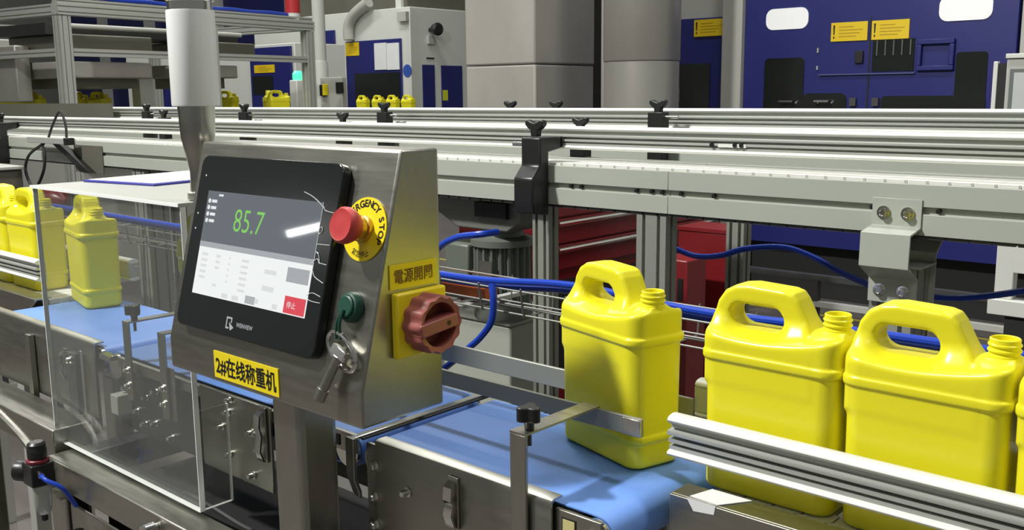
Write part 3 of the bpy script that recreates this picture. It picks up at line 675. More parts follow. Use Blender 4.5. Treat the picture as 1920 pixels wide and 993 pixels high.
for i in range(150):
    xx = -5.2+i*.0382
    if xx > XB-.04: break
    if proto is None: proto = part('chain_link', MB().prism([(xx, 1.808), (xx+.003, 1.803), (xx+.0345, 1.803), (xx+.0375, 1.808), (xx+.0375, 1.93), (xx, 1.93)], 1.1848, 1.1905, 'z'), WHITEP, RC)
    else: piece(proto, 'chain_link', (i*.0382, 0, 0), RC)
mb = MB()
for i in range(150):
    xx = -5.2+i*.0382
    if xx > XB-.04: break
    mb.box(xx+.002, xx+.0352, 1.805, 1.93, 1.0855, 1.0905)
part('return_chain', mb, DARKST, RC, kind='stuff')
mb = MB()
for xx in (-1.43, -1.40, -1.245, -1.205, -1.178, -1.13, -1.05, -.715, -.595):
    p = MB(); p.cyl((xx, 1.8095, 1.1375), (xx, 1.802, 1.1375), .0045, n=10); part('slot_bolt', p, BLACKP, RC)
ALUP = mat('aluminium_post', (.33, .34, .30), .42, .35, var=.04, scale=3)
def tslot(x0, x1, y0, y1, slots=2, side=None):
    pts = []; side = slots if side is None else side
    def edge(ax, ay, bx, by, n):
        L = math.hypot(bx-ax, by-ay); dx, dy = (bx-ax)/L, (by-ay)/L; nx, ny = -dy, dx
        pts.append((ax, ay))
        for i in range(n):
            c = L*(i+.5)/n
            for d, e in ((-.0042, 0), (-.0042, .010), (.0042, .010), (.0042, 0)): pts.append((ax+dx*(c+d)+nx*e, ay+dy*(c+d)+ny*e))
    edge(x0, y0, x1, y0, slots); edge(x1, y0, x1, y1, side); edge(x1, y1, x0, y1, slots); edge(x0, y1, x0, y0, side); return pts
def post(parent, x0, x1, y0, y1, z0, z1, slots=2, m=None, side=None): return part('post', MB().prism(tslot(x0, x1, y0, y1, slots, side), z0, z1, 'z'), m or ALUP, parent, label='slotted aluminium post', angle=20)
post(RC, -1.244, -1.167, 1.805, 1.850, 0, 1.085, 2, None, 1); post(RC, -1.578, -1.526, 1.838, 1.876, 0, 1.085, 2, None, 1); post(RC, -.712, -.632, 1.805, 1.885, 0, 1.028)
post(RC, -3.54, -3.45, 1.81, 1.90, 0, 1.085); post(RC, -5.9, -5.81, 1.81, 1.90, 0, 1.085)
for xx in (-3.54,): post(RC, xx, xx+.045, 1.955, 2.0, 0, 1.085, 1)
# folded bracket on the right post
def zbracket(x0, x1, k=1):
    c = [(1.797, 1.157), (1.797, 1.106), (1.748, 1.098), (1.746, 1.036), (1.796, 1.008), (1.796, .962)]
    b = [(p+.004, q-(.003 if i in (2,) else -.003 if i in (3,) else 0)) for i, (p, q) in enumerate(c)]
    b[0] = (1.7998, 1.157); b[1] = (1.7998, 1.1025); b[2] = (1.752, 1.094); b[3] = (1.750, 1.039); b[4] = (1.7998, 1.011); b[5] = (1.7998, .962)
    o = part('folded_bracket', MB().prism(c+b[::-1], x0, x1, 'x'), PAINTG, RC, .0008)
    for bx in (x0+.022, x1-.024):
        for bz in (1.130, .985):
            p = MB(); p.lathe((bx, 1.7965, bz), (0, -1, 0), [(.0125, 0), (.0125, .002), (.0085, .0022), (.0085, .010), (.006, .0102), (.005, .007)], 16); part('bracket_bolt', p, BRIGHT, o)
zbracket(-.712, -.622)
part('rear_gusset', MB().prism([(1.888, .90), (1.888, 1.05), (1.935, 1.085), (1.94, 1.085), (1.892, 1.045), (1.892, .90)], -.712, -.622, 'x'), PAINTG, RC, .0008)
part('cap_plate', MB().box(-.714, -.620, 1.805, 1.887, 1.0285, 1.033), PAINTG, RC)
LB = thing('rear_second_conveyor', 'second light grey conveyor lane directly behind the first rear lane', 'conveyor', (-2.5, 2.25, 0))
part('beam', MB().box(XA, XB, 2.20, 2.245, 1.10, 1.205), PAINTG, LB, .001)
part('beam', MB().box(XA, XB, 2.36, 2.40, 1.10, 1.205), PAINTG, LB, .001)
part('chain_run', MB().box(XA, XB, 2.2455, 2.3595, 1.195, 1.203), WHITEP, LB)
for xx in (-6.2, -1.27, -3.6, .2): post(LB, xx, xx+.05, 2.25, 2.29, 0, 1.09, 2, None, 1)
RA = thing('guide_rail', 'upper silver guide rail along the near side of the rear conveyor', 'rail', (-2.5, 1.85, 1.2), 'profile guide rails'); rail(RA, XA, XB, 1.848, 1.2195)
RB = thing('guide_rail', 'silver guide rail hidden low along the far side of the first rear lane', 'rail', (-2.5, 1.98, 1.2), 'profile guide rails'); rail(RB, XA, XB, 1.975, 1.213, back=True)
RCC = thing('guide_rail', 'topmost silver guide rail along the second rear lane, level with the horizon', 'rail', (-2.5, 2.2, 1.25), 'profile guide rails'); rail(RCC, XA, XB, 2.225, 1.2555)
RD = thing('guide_rail', 'farthest silver guide rail of the second rear lane', 'rail', (-2.5, 2.4, 1.25), 'profile guide rails'); rail(RD, XA, XB, 2.385, 1.2500, back=True)
p = MB(); p.box(-1.07, -1.005, 1.8505, 1.8610, 1.2360, 1.2430); part('rail_joint', p, WHITEP, RA)
for xx in (-1.085, -1.03, -1.015):
    p = MB(); p.cyl((xx, 1.8605, 1.2410), (xx, 1.848, 1.2410), .0048, n=10); part('joint_bolt', p, BLACKP, RA)
# clamps with wing knobs
def wing(t, x, y, z, s=1.0, h=.030):
    poly = [(-.026, .030), (-.020, .0335), (-.010, .029), (0, .0255), (.010, .029), (.020, .0335), (.026, .030), (.026, .022), (.018, .014), (.011, .010), (.009, -.004), (-.009, -.004), (-.011, .010), (-.018, .014), (-.026, .022)]
    part('wing_knob', MB().prism([(x+a*s, z+b*s) for a, b in poly], y-.008*s, y+.008*s, 'y'), BLACKP, t, .002)
def clamp(label, x, big):
    t = thing('rail_clamp', label, 'clamp', (x, 1.80, 1.08), 'black rail clamps of the rear conveyor')
    if big:
        part('clamp_arm', MB().prism([(1.766, 1.250), (1.846, 1.250), (1.846, 1.222), (1.799, 1.215), (1.799, 1.065), (1.745, 1.072), (1.738, 1.10), (1.738, 1.155), (1.766, 1.185)], x-.031, x+.028, 'x'), BLACKP, t, .004)
        wing(t, x, 1.785, 1.256, 1.05)
        part('rod', MB().cyl((x-.075, 1.79, 1.232), (x-.031, 1.79, 1.232), .006, n=12), BRIGHT, t)
        part('jaw', MB().box(x-.031, x+.030, 1.8465, 1.8475, 1.225, 1.25), BLACKP, t)
    return t
clamp('tall black rail clamp with wing knob on the rear conveyor, right of the control box', -1.520, True)
clamp('tall black rail clamp at the left edge of the rear conveyor', -4.66, True)
def small_clamp(label, x, y, zk, zb, tall):
    t = thing('rail_clamp', label, 'clamp', (x, y, zb), 'black rail clamps of the rear conveyor')
    wing(t, x, y, zk, .95 if tall else .9)
    part('clamp_arm', MB().box(x-.026, x+.020, y-.012, y+.020, zb, zk), BLACKP, t, .002)
    part('rod', MB().cyl((x+.02, y, zk-.012), (x+.06, y, zk-.012), .004, n=8), BRIGHT, t)
for lab, x, y, zk, zb in (('short black clamp knob just right of the tall black clamp', -1.550, 1.995, 1.262, 1.165),
                          ('short black clamp knob above the touch panel box', -2.505, 1.995, 1.270, 1.165),
                          ('short black clamp knob left of the white signal tower, wider of the pair', -3.615, 1.995, 1.275, 1.165)):
    small_clamp(lab, x, y, zk, zb, False)
for lab, x, y, zk, zb in (('raised black clamp right of the duct on the second rear lane', -1.428, 2.165, 1.302, 1.150),
                          ('raised black clamp above the right end of the control box', -2.50, 2.165, 1.298, 1.150),
                          ('raised black clamp just right of the white signal tower', -3.315, 2.165, 1.294, 1.150),
                          ('raised black clamp left of the white signal tower, narrower of the pair', -4.065, 2.165, 1.294, 1.150)):
    small_clamp(lab, x, y, zk, zb, True)
for lab, x in (('tiny black knob in front of the lit face of the concrete column', -2.17), ('tiny black knob in front of the dark face of the concrete column', -1.977)):
    small_clamp(lab, x, 2.42, 1.300, 1.19, False)
# photo sensor on its arm at the left
PS = thing('sensor_arm', 'sensor bar with black end cap and looped cable on the rear conveyor at left', 'sensor', (-4.1, 1.77, 1.06))
part('bar', MB().box(-4.28, -3.93, 1.735, 1.765, 1.172, 1.196), ALU, PS, .002)
part('end_cap', MB().box(-3.93, -3.905, 1.733, 1.767, 1.170, 1.198), BLACKP, PS, .002)
part('brace', MB().prism([(-4.12, 1.170), (-4.05, 1.170), (-3.80, 1.062), (-3.86, 1.062)], 1.77, 1.795, 'y'), BLACKP, PS)
part('back_plate', MB().box(-3.98, -3.74, 1.7955, 1.7985, 1.06, 1.168), OLIVE, PS)
part('cable', MB().tube([(-4.15, 1.75, 1.17), (-4.28, 1.74, 1.12), (-4.33, 1.74, 1.05), (-4.26, 1.74, .98), (-4.16, 1.74, 1.05), (-4.14, 1.745, 1.12), (-4.17, 1.75, 1.168)], .006, 6, smooth=5), BLACKR, PS)
part('cable', MB().tube([(-4.10, 1.75, 1.196), (-4.07, 1.76, 1.25), (-4.02, 1.77, 1.30), (-3.98, 1.77, 1.25), (-3.97, 1.765, 1.197)], .005, 6, smooth=5), BLACKR, PS)
solo('cover_sheet', MB().box(-6.2, -4.42, 2.185, 2.19, 1.225, 1.328), OLIVE, 'olive grey cover sheet along the rear rails at the left', 'cover')

# ------------------------------------------------------------------ drive motor, tray, tubing
MT = thing('drive_motor', 'grey finned gear motor hanging under the rear conveyor', 'motor', (-1.74, 1.9, .74))
mx, my = -1.765, 1.93
part('gearbox', MB().prism([(mx-.20, 1.08), (mx+.13, 1.08), (mx+.13, 1.03), (mx+.08, 1.00), (mx-.10, 1.00), (mx-.20, 1.05)], 1.86, 2.0, 'y'), mat('gearbox_grey', (.17, .175, .155), .5, .2, var=.1, scale=8), MT, .004)
part('flange', MB().lathe((mx, my, 0), (0, 0, 1), [(.085, .955), (.085, .972), (.06, .98), (.055, 1.0)], 28), MOTOR, MT)
poly = []
for i in range(80):
    a = 2*math.pi*i/80; rr = .078 if i % 4 < 2 else .066; poly.append((mx+rr*math.cos(a), my+rr*math.sin(a)))
part('finned_body', MB().prism(poly, .80, .9545, 'z'), MOTOR, MT, angle=20)
part('fan_cowl', MB().lathe((mx, my, 0), (0, 0, 1), [(.055, .745), (.076, .755), (.080, .765), (.080, .7995)], 28), MOTOR, MT)
part('terminal_box', MB().box(mx-.17, mx-.08, my-.05, my+.05, .82, .95), MOTOR, MT, .006)
part('name_plate', MB().box(mx-.01, mx+.035, my-.082, my-.079, .84, .92), BRIGHT, MT)
part('chain_teeth', MB().box(mx-.02, mx+.09, 1.845, 1.8585, 1.035, 1.075), BLACKR, MT)
CT = thing('wire_tray', 'wire mesh cable tray running behind the weighing line', 'tray', (-1.2, 1.5, .87), )
mb = MB()
for z, y in ((.947, 1.50), (.915, 1.505), (.895, 1.51), (.895, 1.56), (.895, 1.60), (.947, 1.605)): mb.cyl((-3.7, y, z), (.5, y, z), .0022, n=6)
part('long_wire', mb, WIRE, CT, label='long wires of the tray')
proto = None
for i in range(34):
    xx = -3.6+i*.12
    if proto is None: proto = part('cross_wire', MB().tube([(xx, 1.4975, .953), (xx, 1.5025, .918), (xx, 1.508, .892), (xx, 1.602, .892), (xx, 1.6075, .953)], .0022, 6), WIRE, CT)
    else: piece(proto, 'cross_wire', (i*.12, 0, 0), CT)
for xx in (-3.5, -1.53, -.69): part('tray_arm', MB().box(xx, xx+.02, 1.50, 1.804, .880, .889), ALU, CT)
for k, (dy, dz, r, w) in enumerate(((.0, .0, .0075, 'upper'), (.022, -.016, .007, 'lower'))):
    solo('blue_air_tube', MB().tube([(-4.5, 1.53+dy, .975+dz), (-3.2, 1.53+dy, .968+dz), (-2.2, 1.52+dy, .966+dz), (-1.54, 1.52+dy, .952+dz), (-1.2, 1.52+dy, .972+dz), (-.9, 1.52+dy, .960+dz), (-.5, 1.52+dy, .970+dz), (.5, 1.52+dy, .968+dz)], r, 10, smooth=8), BLUEPU,
         '%s long blue air tube lying on the wire tray' % w, 'tube', 'blue air tubes behind the line')
solo('blue_air_tube', MB().tube([(-1.96, 1.74, .84), (-1.845, 1.74, .935), (-1.80, 1.74, .972), (-1.741, 1.74, .997), (-1.678, 1.75, 1.008), (-1.66, 1.80, 1.01)], .0085, 8, smooth=6), BLUEPU, 'blue air tube arching up to the motor under the rear conveyor', 'tube', 'blue air tubes behind the line')
solo('blue_air_tube', MB().tube([(-1.394, 1.49, .957), (-1.385, 1.485, .925), (-1.391, 1.485, .878), (-1.423, 1.485, .838), (-1.463, 1.485, .805), (-1.54, 1.485, .746), (-1.62, 1.49, .70)], .0075, 8, smooth=6), BLUEPU, 'blue air tube dropping from the wire tray towards the floor', 'tube', 'blue air tubes behind the line')
solo('blue_air_tube', MB().tube([(-1.30, 2.02, .985), (-1.225, 2.02, .966), (-1.156, 2.02, .973), (-1.089, 2.02, .996), (-.998, 2.02, 1.008), (-.923, 2.0, .999), (-.839, 1.97, .976), (-.759, 1.95, .957), (-.72, 1.92, .95)], .0070, 8, smooth=6), BLUEPU, 'blue air tube sagging left of the folded bracket', 'tube', 'blue air tubes behind the line')
solo('blue_air_tube', MB().tube([(-.66, 1.945, .955), (-.638, 1.95, .953), (-.593, 1.95, .957), (-.546, 1.95, .967), (-.482, 1.95, .985), (-.3, 1.95, 1.04)], .0065, 8, smooth=6), BLUEPU, 'blue air tube sagging right of the folded bracket', 'tube', 'blue air tubes behind the line')
solo('carton', MB().box(-1.66, -1.48, 1.56, 1.60, .898, .928), ORANGE, 'small orange carton lying in the wire tray behind the isolator switch', 'carton')
GB = thing('junction_box', 'light grey box standing under the drive motor', 'box', (-2.05, 2.2, 0))
part('box_body', MB().box(-2.22, -1.93, 2.14, 2.36, .20, .66), PAINTG, GB, .008)
part('box_lid', MB().box(-2.225, -1.925, 2.135, 2.365, .6605, .69), PAINTG, GB, .006)
for lx in (-2.2, -1.98):
    for ly in (2.16, 2.31): part('leg', MB().box(lx, lx+.03, ly, ly+.03, 0, .1995), ALU, GB)

# ------------------------------------------------------------------ red tool cabinets behind
RT = thing('tool_chest', 'red tool chest with silver drawer handles behind the rear conveyor', 'tool chest', (-2.2, 3.3, 0))
part('carcass', MB().box(-2.86, -2.43, 2.86, 4.25, .10, .98), REDT, RT, .006)
part('plinth', MB().box(-2.84, -2.45, 2.9, 4.2, 0, .0995), BLACKR, RT)
part('top_tray', MB().box(-2.88, -2.40, 2.84, 4.27, .9805, 1.01), BLACKP, RT, .004)
part('shelf_opening', MB().box(-2.4295, -2.425, 2.95, 4.15, .22, .62), BLACKR, RT)
for i in range(3):
    z = .665+i*.105
    d = part('drawer', MB().box(-2.4295, -2.412, 2.90, 4.21, z, z+.097), REDT, RT, .003)
    part('drawer_handle', MB().cyl((-2.402, 2.95, z+.080), (-2.402, 4.16, z+.080), .012, n=10), BRIGHT, d)
part('yellow_tag', MB().box(-2.4118, -2.410, 3.45, 3.75, .905, .945), LABELY, RT)
RX = thing('tool_chest', 'plain red cabinet with a dark slot, right of the aluminium posts', 'tool chest', (-1.9, 3.3, 0))
part('carcass', MB().box(-2.10, -1.945, 3.16, 3.30, .0, .725), REDT, RX, .005)
part('hand_slot', MB().box(-1.985, -1.962, 3.157, 3.1598, .57, .655), INK, RX)
RY = thing('tool_chest', 'taller red cabinet, farther right beside the blue machine', 'tool chest', (-1.96, 3.5, 0))
part('carcass', MB().box(-2.15, -1.925, 3.42, 3.60, .0, .80), REDT, RY, .005)
part('top_rim', MB().box(-2.155, -1.92, 3.415, 3.605, .8005, .815), REDT, RY)
solo('red_bag', MB().lathe((-3.98, 1.68, .955), (1, .1, 0), [(.01, -.12), (.05, -.09), (.0598, -.03), (.055, .04), (.04, .09), (.008, .12)], 16), REDT, 'crumpled red bag behind the top left corner of the clear cover', 'bag')
PB = thing('parts_crate', 'grey crate of parts left of the red bag', 'crate', (-4.5, 1.62, .86))
part('crate_body', MB().box(-4.75, -4.30, 1.57, 1.715, .8955, 1.06), OLIVE, PB, .006)
part('crate_rim', MB().box(-4.76, -4.29, 1.565, 1.72, 1.0605, 1.075), GREYM, PB, .003)
ST2 = thing('side_table', 'dark narrow table under the grey crate and red bag', 'table', (-4.3, 1.66, 0))
part('table_top', MB().box(-4.82, -3.80, 1.56, 1.76, .870, .895), DARKST, ST2, .002)
for lx in (-4.80, -3.86):
    for ly in (1.57, 1.72): part('leg', MB().box(lx, lx+.03, ly, ly+.03, 0, .8695), DARKST, ST2)

# ------------------------------------------------------------------ blue moulding machines
BM = thing('moulding_machine', 'big blue moulding machine with two white windows at the right', 'machine', (-2.3, 6.4, 0))
part('front_panel', MB().box(-3.29, -1.62, 6.0, 6.06, .36, 3.1), BLUEM, BM, .004, 'blue front panel')
part('machine_body', MB().box(-3.29, .9, 6.0605, 7.4, .36, 3.1), BLUEM, BM)
part('front_panel', MB().box(-1.60, .9, 5.98, 6.06, .36, 3.1), GREYM, BM, .004, 'grey end panel')
part('plinth', MB().box(-3.25, .85, 6.12, 7.3, 0, .3595), BLACKR, BM)
part('pale_post', MB().box(-3.44, -3.292, 5.96, 6.06, 0, 3.1), GREYM, BM, .006)
def yplate(w, h, r, cx, cz, y0, y1, m, name, parent, label=None): return part(name, MB().prism([(cx+a, cz+b) for a, b in rrect(w, h, r)], y0, y1, 'y'), m, parent, label=label)
yplate(.290, .132, .05, -2.992, 1.811, 5.994, 5.9995, WHITEW, 'lit_window', BM, 'white rounded window')
yplate(.290, .142, .05, -1.902, 1.812, 5.994, 5.9995, WHITEW, 'lit_window', BM, 'white rounded window')
dw = yplate(.275, .42, .03, -3.00, 1.355, 5.994, 5.9995, DARKG, 'dark_window', BM, 'dark sight glass')
yplate(.29, .16, .04, -2.72, 1.26, 5.9945, 5.9995, DARKG, 'dark_window', BM, 'lower dark sight glass')
yplate(.60, .14, .03, -2.06, 1.25, 5.9945, 5.9995, DARKG, 'dark_window', BM, 'wide dark sight glass')
yplate(.17, .33, .02, -1.85, 1.40, 5.994, 5.9995, DARKG, 'dark_window', BM, 'tall dark sight glass')
vt = part('vent_opening', MB().box(-2.425, -2.175, 5.994, 5.9995, 1.468, 1.655), DARKG, BM)
for k in range(5): part('vent_bar', MB().box(-2.40+k*.05, -2.392+k*.05, 5.988, 5.9938, 1.56, 1.65), mat('vent_bar_grey', (.12, .13, .11), .4, .5), vt)
wf = part('blind_frame', MB().box(-2.155, -1.945, 5.975, 5.9995, 1.615, 1.645), BLUEM, BM, .004)
part('frame_bar', MB().box(-2.155, -1.945, 5.975, 5.9995, 1.465, 1.493), BLUEM, wf, .004)
part('frame_bar', MB().box(-2.155, -2.130, 5.975, 5.9995, 1.4935, 1.6145), BLUEM, wf, .004)
part('frame_bar', MB().box(-1.972, -1.945, 5.975, 5.9995, 1.4935, 1.6145), BLUEM, wf, .004)
part('ledge', MB().box(-2.76, -2.165, 5.985, 5.9995, 1.450, 1.457), mat('ledge_blue', (.10, .11, .24), .3), BM)
part('door_gap', MB().box(-2.449, -2.440, 5.997, 5.9999, 1.0, 1.79), INK, BM)
part('hinge', MB().box(-2.775, -2.768, 5.985, 5.9995, 1.59, 1.62), GREYM, BM); part('hinge', MB().box(-2.775, -2.768, 5.985, 5.9995, 1.485, 1.51), GREYM, BM)
part('latch', MB().box(-2.53, -2.48, 5.985, 5.9995, 1.518, 1.594), INK, BM, .003)
for hx in (-2.96, -2.72): part('grab_handle', MB().tube([(hx-.045, 5.994, 1.27), (hx-.045, 5.955, 1.29), (hx+.045, 5.955, 1.29), (hx+.045, 5.994, 1.27)], .008, 8), BRIGHT, BM)
for hx in (-2.55, -2.41): part('catch', MB().box(hx, hx+.04, 5.98, 5.9995, 1.26, 1.31), DARKST, BM)
def sign(label, x0, x1, z0, z1, y, group='yellow warning signs on the machines', bang=True):
    t = thing('warning_sign', label, 'sign', ((x0+x1)/2, y, z0), group)
    part('plate', MB().box(x0, x1, y-.006, y, z0, z1), SIGNY, t)
    h = z1-z0; w = x1-x0
    if bang:
        mb = MB(); mb.prism([(x0+w*.06, z0+h*.86), (x0+w*.11, z0+h*.86), (x0+w*.098, z0+h*.36), (x0+w*.072, z0+h*.36)], y-.0075, y-.0062, 'y').box(x0+w*.068, x0+w*.102, y-.0075, y-.0062, z0+h*.16, z0+h*.27)
        part('exclamation_mark', mb, INK, t)
    mb = MB()
    for k, (a, b) in enumerate(((.22, .62), (.22, .88), (.22, .80), (.22, .70))): mb.box(x0+w*a, x0+w*b, y-.0072, y-.0062, z0+h*(.74-.17*k), z0+h*(.79-.17*k))
    part('print', mb, INKF, t); return t
sign('yellow warning sign on the big blue machine, left of the close pair', -2.692, -2.462, 1.655, 1.768, 5.999)
sign('yellow warning sign on the big blue machine, right of the close pair', -2.436, -2.212, 1.655, 1.767, 5.999)
B2 = thing('moulding_machine', 'grey and blue machine between the duct and the big blue machine', 'machine', (-4.0, 6.5, 0))
part('machine_body', MB().box(-4.9, -3.45, 6.05, 7.4, 0, 3.1), GREYM, B2)
part('blue_door', MB().box(-4.12, -3.452, 6.0, 6.0495, .36, 1.852), BLUEM, B2, .003)
part('dark_window', MB().box(-4.0, -3.545, 5.994, 5.9995, 1.05, 1.548), DARKG, B2)
part('dark_side', MB().box(-4.9, -4.125, 6.0, 6.0495, 0, 3.1), BLACKR, B2)
part('inspection_label', MB().box(-3.86, -3.78, 5.991, 5.9938, 1.29, 1.38), OLIVE, B2)
sign('yellow warning sign on the blue door beside the duct', -3.672, -3.430, 1.728, 1.840, 5.9935)
MN = thing('operator_panel', 'pale framed operator panel with a paper at the right edge', 'panel', (-1.15, 4.55, 0))
part('frame', MB().box(-1.248, -.80, 4.5, 4.56, 1.0, 1.478), GREYM, MN, .004)
part('top_trim', MB().box(-1.252, -.796, 4.49, 4.57, 1.4785, 1.498), WHITEM, MN, .003)
part('side_bar', MB().box(-1.300, -1.283, 4.5, 4.53, .9, 1.468), WHITEM, MN, .003)
part('side_gap', MB().box(-1.283, -1.2485, 4.51, 4.53, .9, 1.460), BLACKR, MN)
part('screen_glass', MB().box(-1.232, -.82, 4.495, 4.4998, 1.1, 1.435), mat('grey_glass', (.16, .18, .17), .2), MN)
part('pinned_paper', MB().box(-1.215, -1.0, 4.492, 4.4945, 1.18, 1.42), mat('grey_paper', (.50, .53, .52), .6), MN)
part('stand', MB().box(-1.1, -.95, 4.5, 4.6, 0, .9995), GREYM, MN)
WF = thing('steel_barrier', 'white steel frame low behind the rear conveyor at the right edge', 'frame', (-1.0, 4.1, 0))
part('upright', MB().box(-1.095, -1.03, 4.0, 4.06, .56, .80), WHITEM, WF, .004)
part('upper_plate', MB().box(-1.095, -.60, 4.0005, 4.03, .665, .81), WHITEM, WF, .003)
part('lower_plate', MB().box(-1.11, -.60, 3.98, 4.03, .50, .56), WHITEM, WF, .003)
part('foot', MB().box(-1.05, -.65, 4.0, 4.1, 0, .4995), BLACKR, WF)
TR = thing('floor_track', 'dark low conveyor track on the floor in front of the big blue machine', 'track', (-2.0, 5.3, 0))
part('upper_rail', MB().box(-3.1, .5, 5.2, 5.25, .30, .33), DARKST, TR); part('lower_rail', MB().box(-3.1, .5, 5.2, 5.25, .15, .18), GREYM, TR)
for xx in (-3.0, -2.4, -1.8, -1.2, -.6): part('upright', MB().box(xx, xx+.05, 5.2005, 5.2495, 0, .2995), DARKST, TR)

# ------------------------------------------------------------------ columns
CC = thing('concrete_column', 'square raw concrete column in the middle of the hall', 'column', (-4.58, 5.3, 0))
part('lower_shaft', MB().box(-4.894, -4.264, 5.0, 5.64, 0, 1.545), CONC, CC, .012)
part('upper_shaft', MB().box(-4.898, -4.260, 4.996, 5.644, 1.5485, 4.5), CONC, CC, .012)
DU = thing('round_duct', 'grey clad round duct standing right of the concrete column', 'duct', (-3.56, 5.2, 0))
part('lower_section', MB().lathe((-3.575, 5.22, 0), (0, 0, 1), [(.235, 0), (.235, 1.540), (.23, 1.545)], 40), METC, DU)
part('upper_section', MB().lathe((-3.575, 5.22, 0), (0, 0, 1), [(.236, 1.5465), (.240, 1.553), (.240, 4.5)], 40), METC, DU)
part('seam_strip', MB().box(-3.795, -3.770, 5.095, 5.12, 0, 4.5), METC, DU)

# ------------------------------------------------------------------ white cabinet at the back
WC = thing('white_enclosure', 'white machine enclosure with blue doors at the back of the hall', 'enclosure', (-11, 9.6, 0))
part('shell', MB().box(-13.4, -9.83, 9.0, 12.5, 0, 2.50), WHITEM, WC, .01)
def xplate(y0, y1, z0, z1, m, name, label=None, d=.012): return part(name, MB().box(-9.8295, -9.8295+d, y0, y1, z0, z1), m, WC, label=label)
dr = part('blue_door', MB().box(-11.146, -9.994, 8.975, 8.9995, .3, 2.10), BLUEM, WC, .004)
part('door_window', MB().box(-10.96, -10.02, 8.968, 8.9748, 1.15, 1.66), DARKG, dr)
part('blue_door', MB().box(-11.60, -11.39, 8.975, 8.9995, .3, 2.275), BLUEM, WC, .004, 'narrow blue door')
part('pinned_paper', MB().box(-10.52, -10.275, 8.962, 8.9745, 1.70, 2.055), PAPER, WC); part('pinned_paper', MB().box(-10.265, -10.02, 8.962, 8.9745, 1.695, 2.045), PAPER, WC)
part('vent_box', MB().box(-10.016, -9.84, 8.94, 8.9995, 2.315, 2.435), GREYM, WC)
part('round_notice', MB().lathe((-9.90, 8.9995, 1.675), (0, -1, 0), [(.083, 0), (.083, .006)], 24), BLUEP, WC, label='round blue notice')
xplate(9.20, 9.42, .3, 1.755, BLUEM, 'blue_door'); xplate(9.55, 9.95, .3, 1.75, BLUEM, 'blue_door')
xplate(9.56, 9.66, 1.28, 1.42, mat('lime_sticker', (.62, .66, .04), .5), 'lime_sticker', d=.014)
xplate(9.28, 9.42, 1.835, 1.852, INK, 'small_print')
part('horn', MB().lathe((-9.829, 9.36, 2.215), (1, -.2, 0), [(.03, 0), (.03, .12), (.075, .13), (.085, .20), (.06, .22)], 18), BLACKP, WC)
part('horn_bracket', MB().box(-9.8295, -9.79, 9.30, 9.40, 2.03, 2.14), GREYM, WC)
sign('yellow sign on the blue door of the white enclosure', -11.14, -10.85, 1.905, 2.085, 8.9748, bang=False)
D2 = thing('bent_duct', 'grey bent duct rising over the white enclosure', 'duct', (-10.9, 8.9, 2.1))
part('duct_pipe', MB().tube([(-11.0, 8.92, 2.12), (-11.0, 8.92, 2.28), (-10.93, 8.92, 2.40), (-10.78, 8.92, 2.50), (-10.55, 8.92, 2.60)], .075, 12, smooth=5), GREYM, D2)
RM = thing('roof_unit', 'dark machinery on the roof of the white enclosure', 'machine', (-11.5, 9.6, 2.5))
part('unit_body', MB().box(-13.0, -10.2, 9.3, 11.5, 2.5005, 3.2), OLIVE, RM)
part('unit_post', MB().box(-10.38, -10.27, 9.25, 9.2995, 2.5005, 3.2), WHITEM, RM)
JG = 'yellow jugs queued by the white enclosure'
FC = thing('far_conveyor', 'low grey conveyor carrying four jugs in front of the white enclosure', 'conveyor', (-9.1, 7.9, 0))
part('bed', MB().box(-10.2, -8.2, 7.78, 8.02, 1.03, 1.095), ALU, FC, .004)
for xx in (-10.1, -8.35): part('leg', MB().box(xx, xx+.08, 7.86, 7.94, 0, 1.0295), ALU, FC)
WORD = ('leftmost', 'second from left', 'third from left', 'rightmost')
for i, x in enumerate((-9.51, -9.22, -8.96, -8.69)):
    put(i == 0, JUGF, (x, 7.9, 1.0955), 0, 'distant yellow jug, %s of four in front of the white enclosure' % WORD[i], JG)
EC = thing('electric_cabinet', 'grey electric cabinet with yellow isolator right of the aluminium frame', 'cabinet', (-7.65, 6.2, 0))
part('cabinet_body', MB().box(-7.86, -7.53, 6.0, 6.06, 0, 1.530), GREYM, EC, .006)
part('isolator', MB().box(-7.78, -7.74, 5.96, 5.9995, 1.36, 1.465), LABELY, EC, .004); part('isolator_side', MB().box(-7.835, -7.781, 5.97, 5.9995, 1.355, 1.46), INK, EC)
part('display', MB().box(-7.612, -7.502, 5.992, 5.9995, 1.378, 1.481), INK, EC)
VP = thing('pale_pipe', 'pale vertical pipe rising behind the aluminium frame', 'pipe', (-8.0, 6.12, 0))
part('pipe_run', MB().cyl((-8.0, 6.12, 1.60), (-8.0, 6.12, 3.2), .062, n=20), WHITEM, VP); part('pipe_socket', MB().lathe((-8.0, 6.12, 0), (0, 0, 1), [(.075, 0), (.075, 1.66), (.063, 1.70)], 20), WHITEM, VP)
RL = thing('red_lamp_drum', 'red drum with white base on top of the aluminium frame', 'lamp', (-6.82, 4.96, 1.95))
part('white_base', MB().lathe((-6.82, 4.96, 0), (0, 0, 1), [(.058, 1.953), (.058, 2.02)], 20), WHITEM, RL); part('red_drum', MB().lathe((-6.82, 4.96, 0), (0, 0, 1), [(.060, 2.0205), (.060, 2.25)], 20), mat('red_drum', (.50, .03, .035), .4), RL)
BC = thing('green_beacon', 'glowing green beacon on a pale stub post by the aluminium frame', 'beacon', (-7.2, 5.3, 0))
part('beacon_post', MB().box(-7.50, -7.39, 5.38, 5.5, 0, 1.497), WHITEM, BC, .01); part('green_lens', MB().lathe((-7.445, 5.44, 0), (0, 0, 1), [(.045, 1.498), (.05, 1.51), (.05, 1.555), (.03, 1.578)], 18), GLOW, BC, label='glowing green lens')

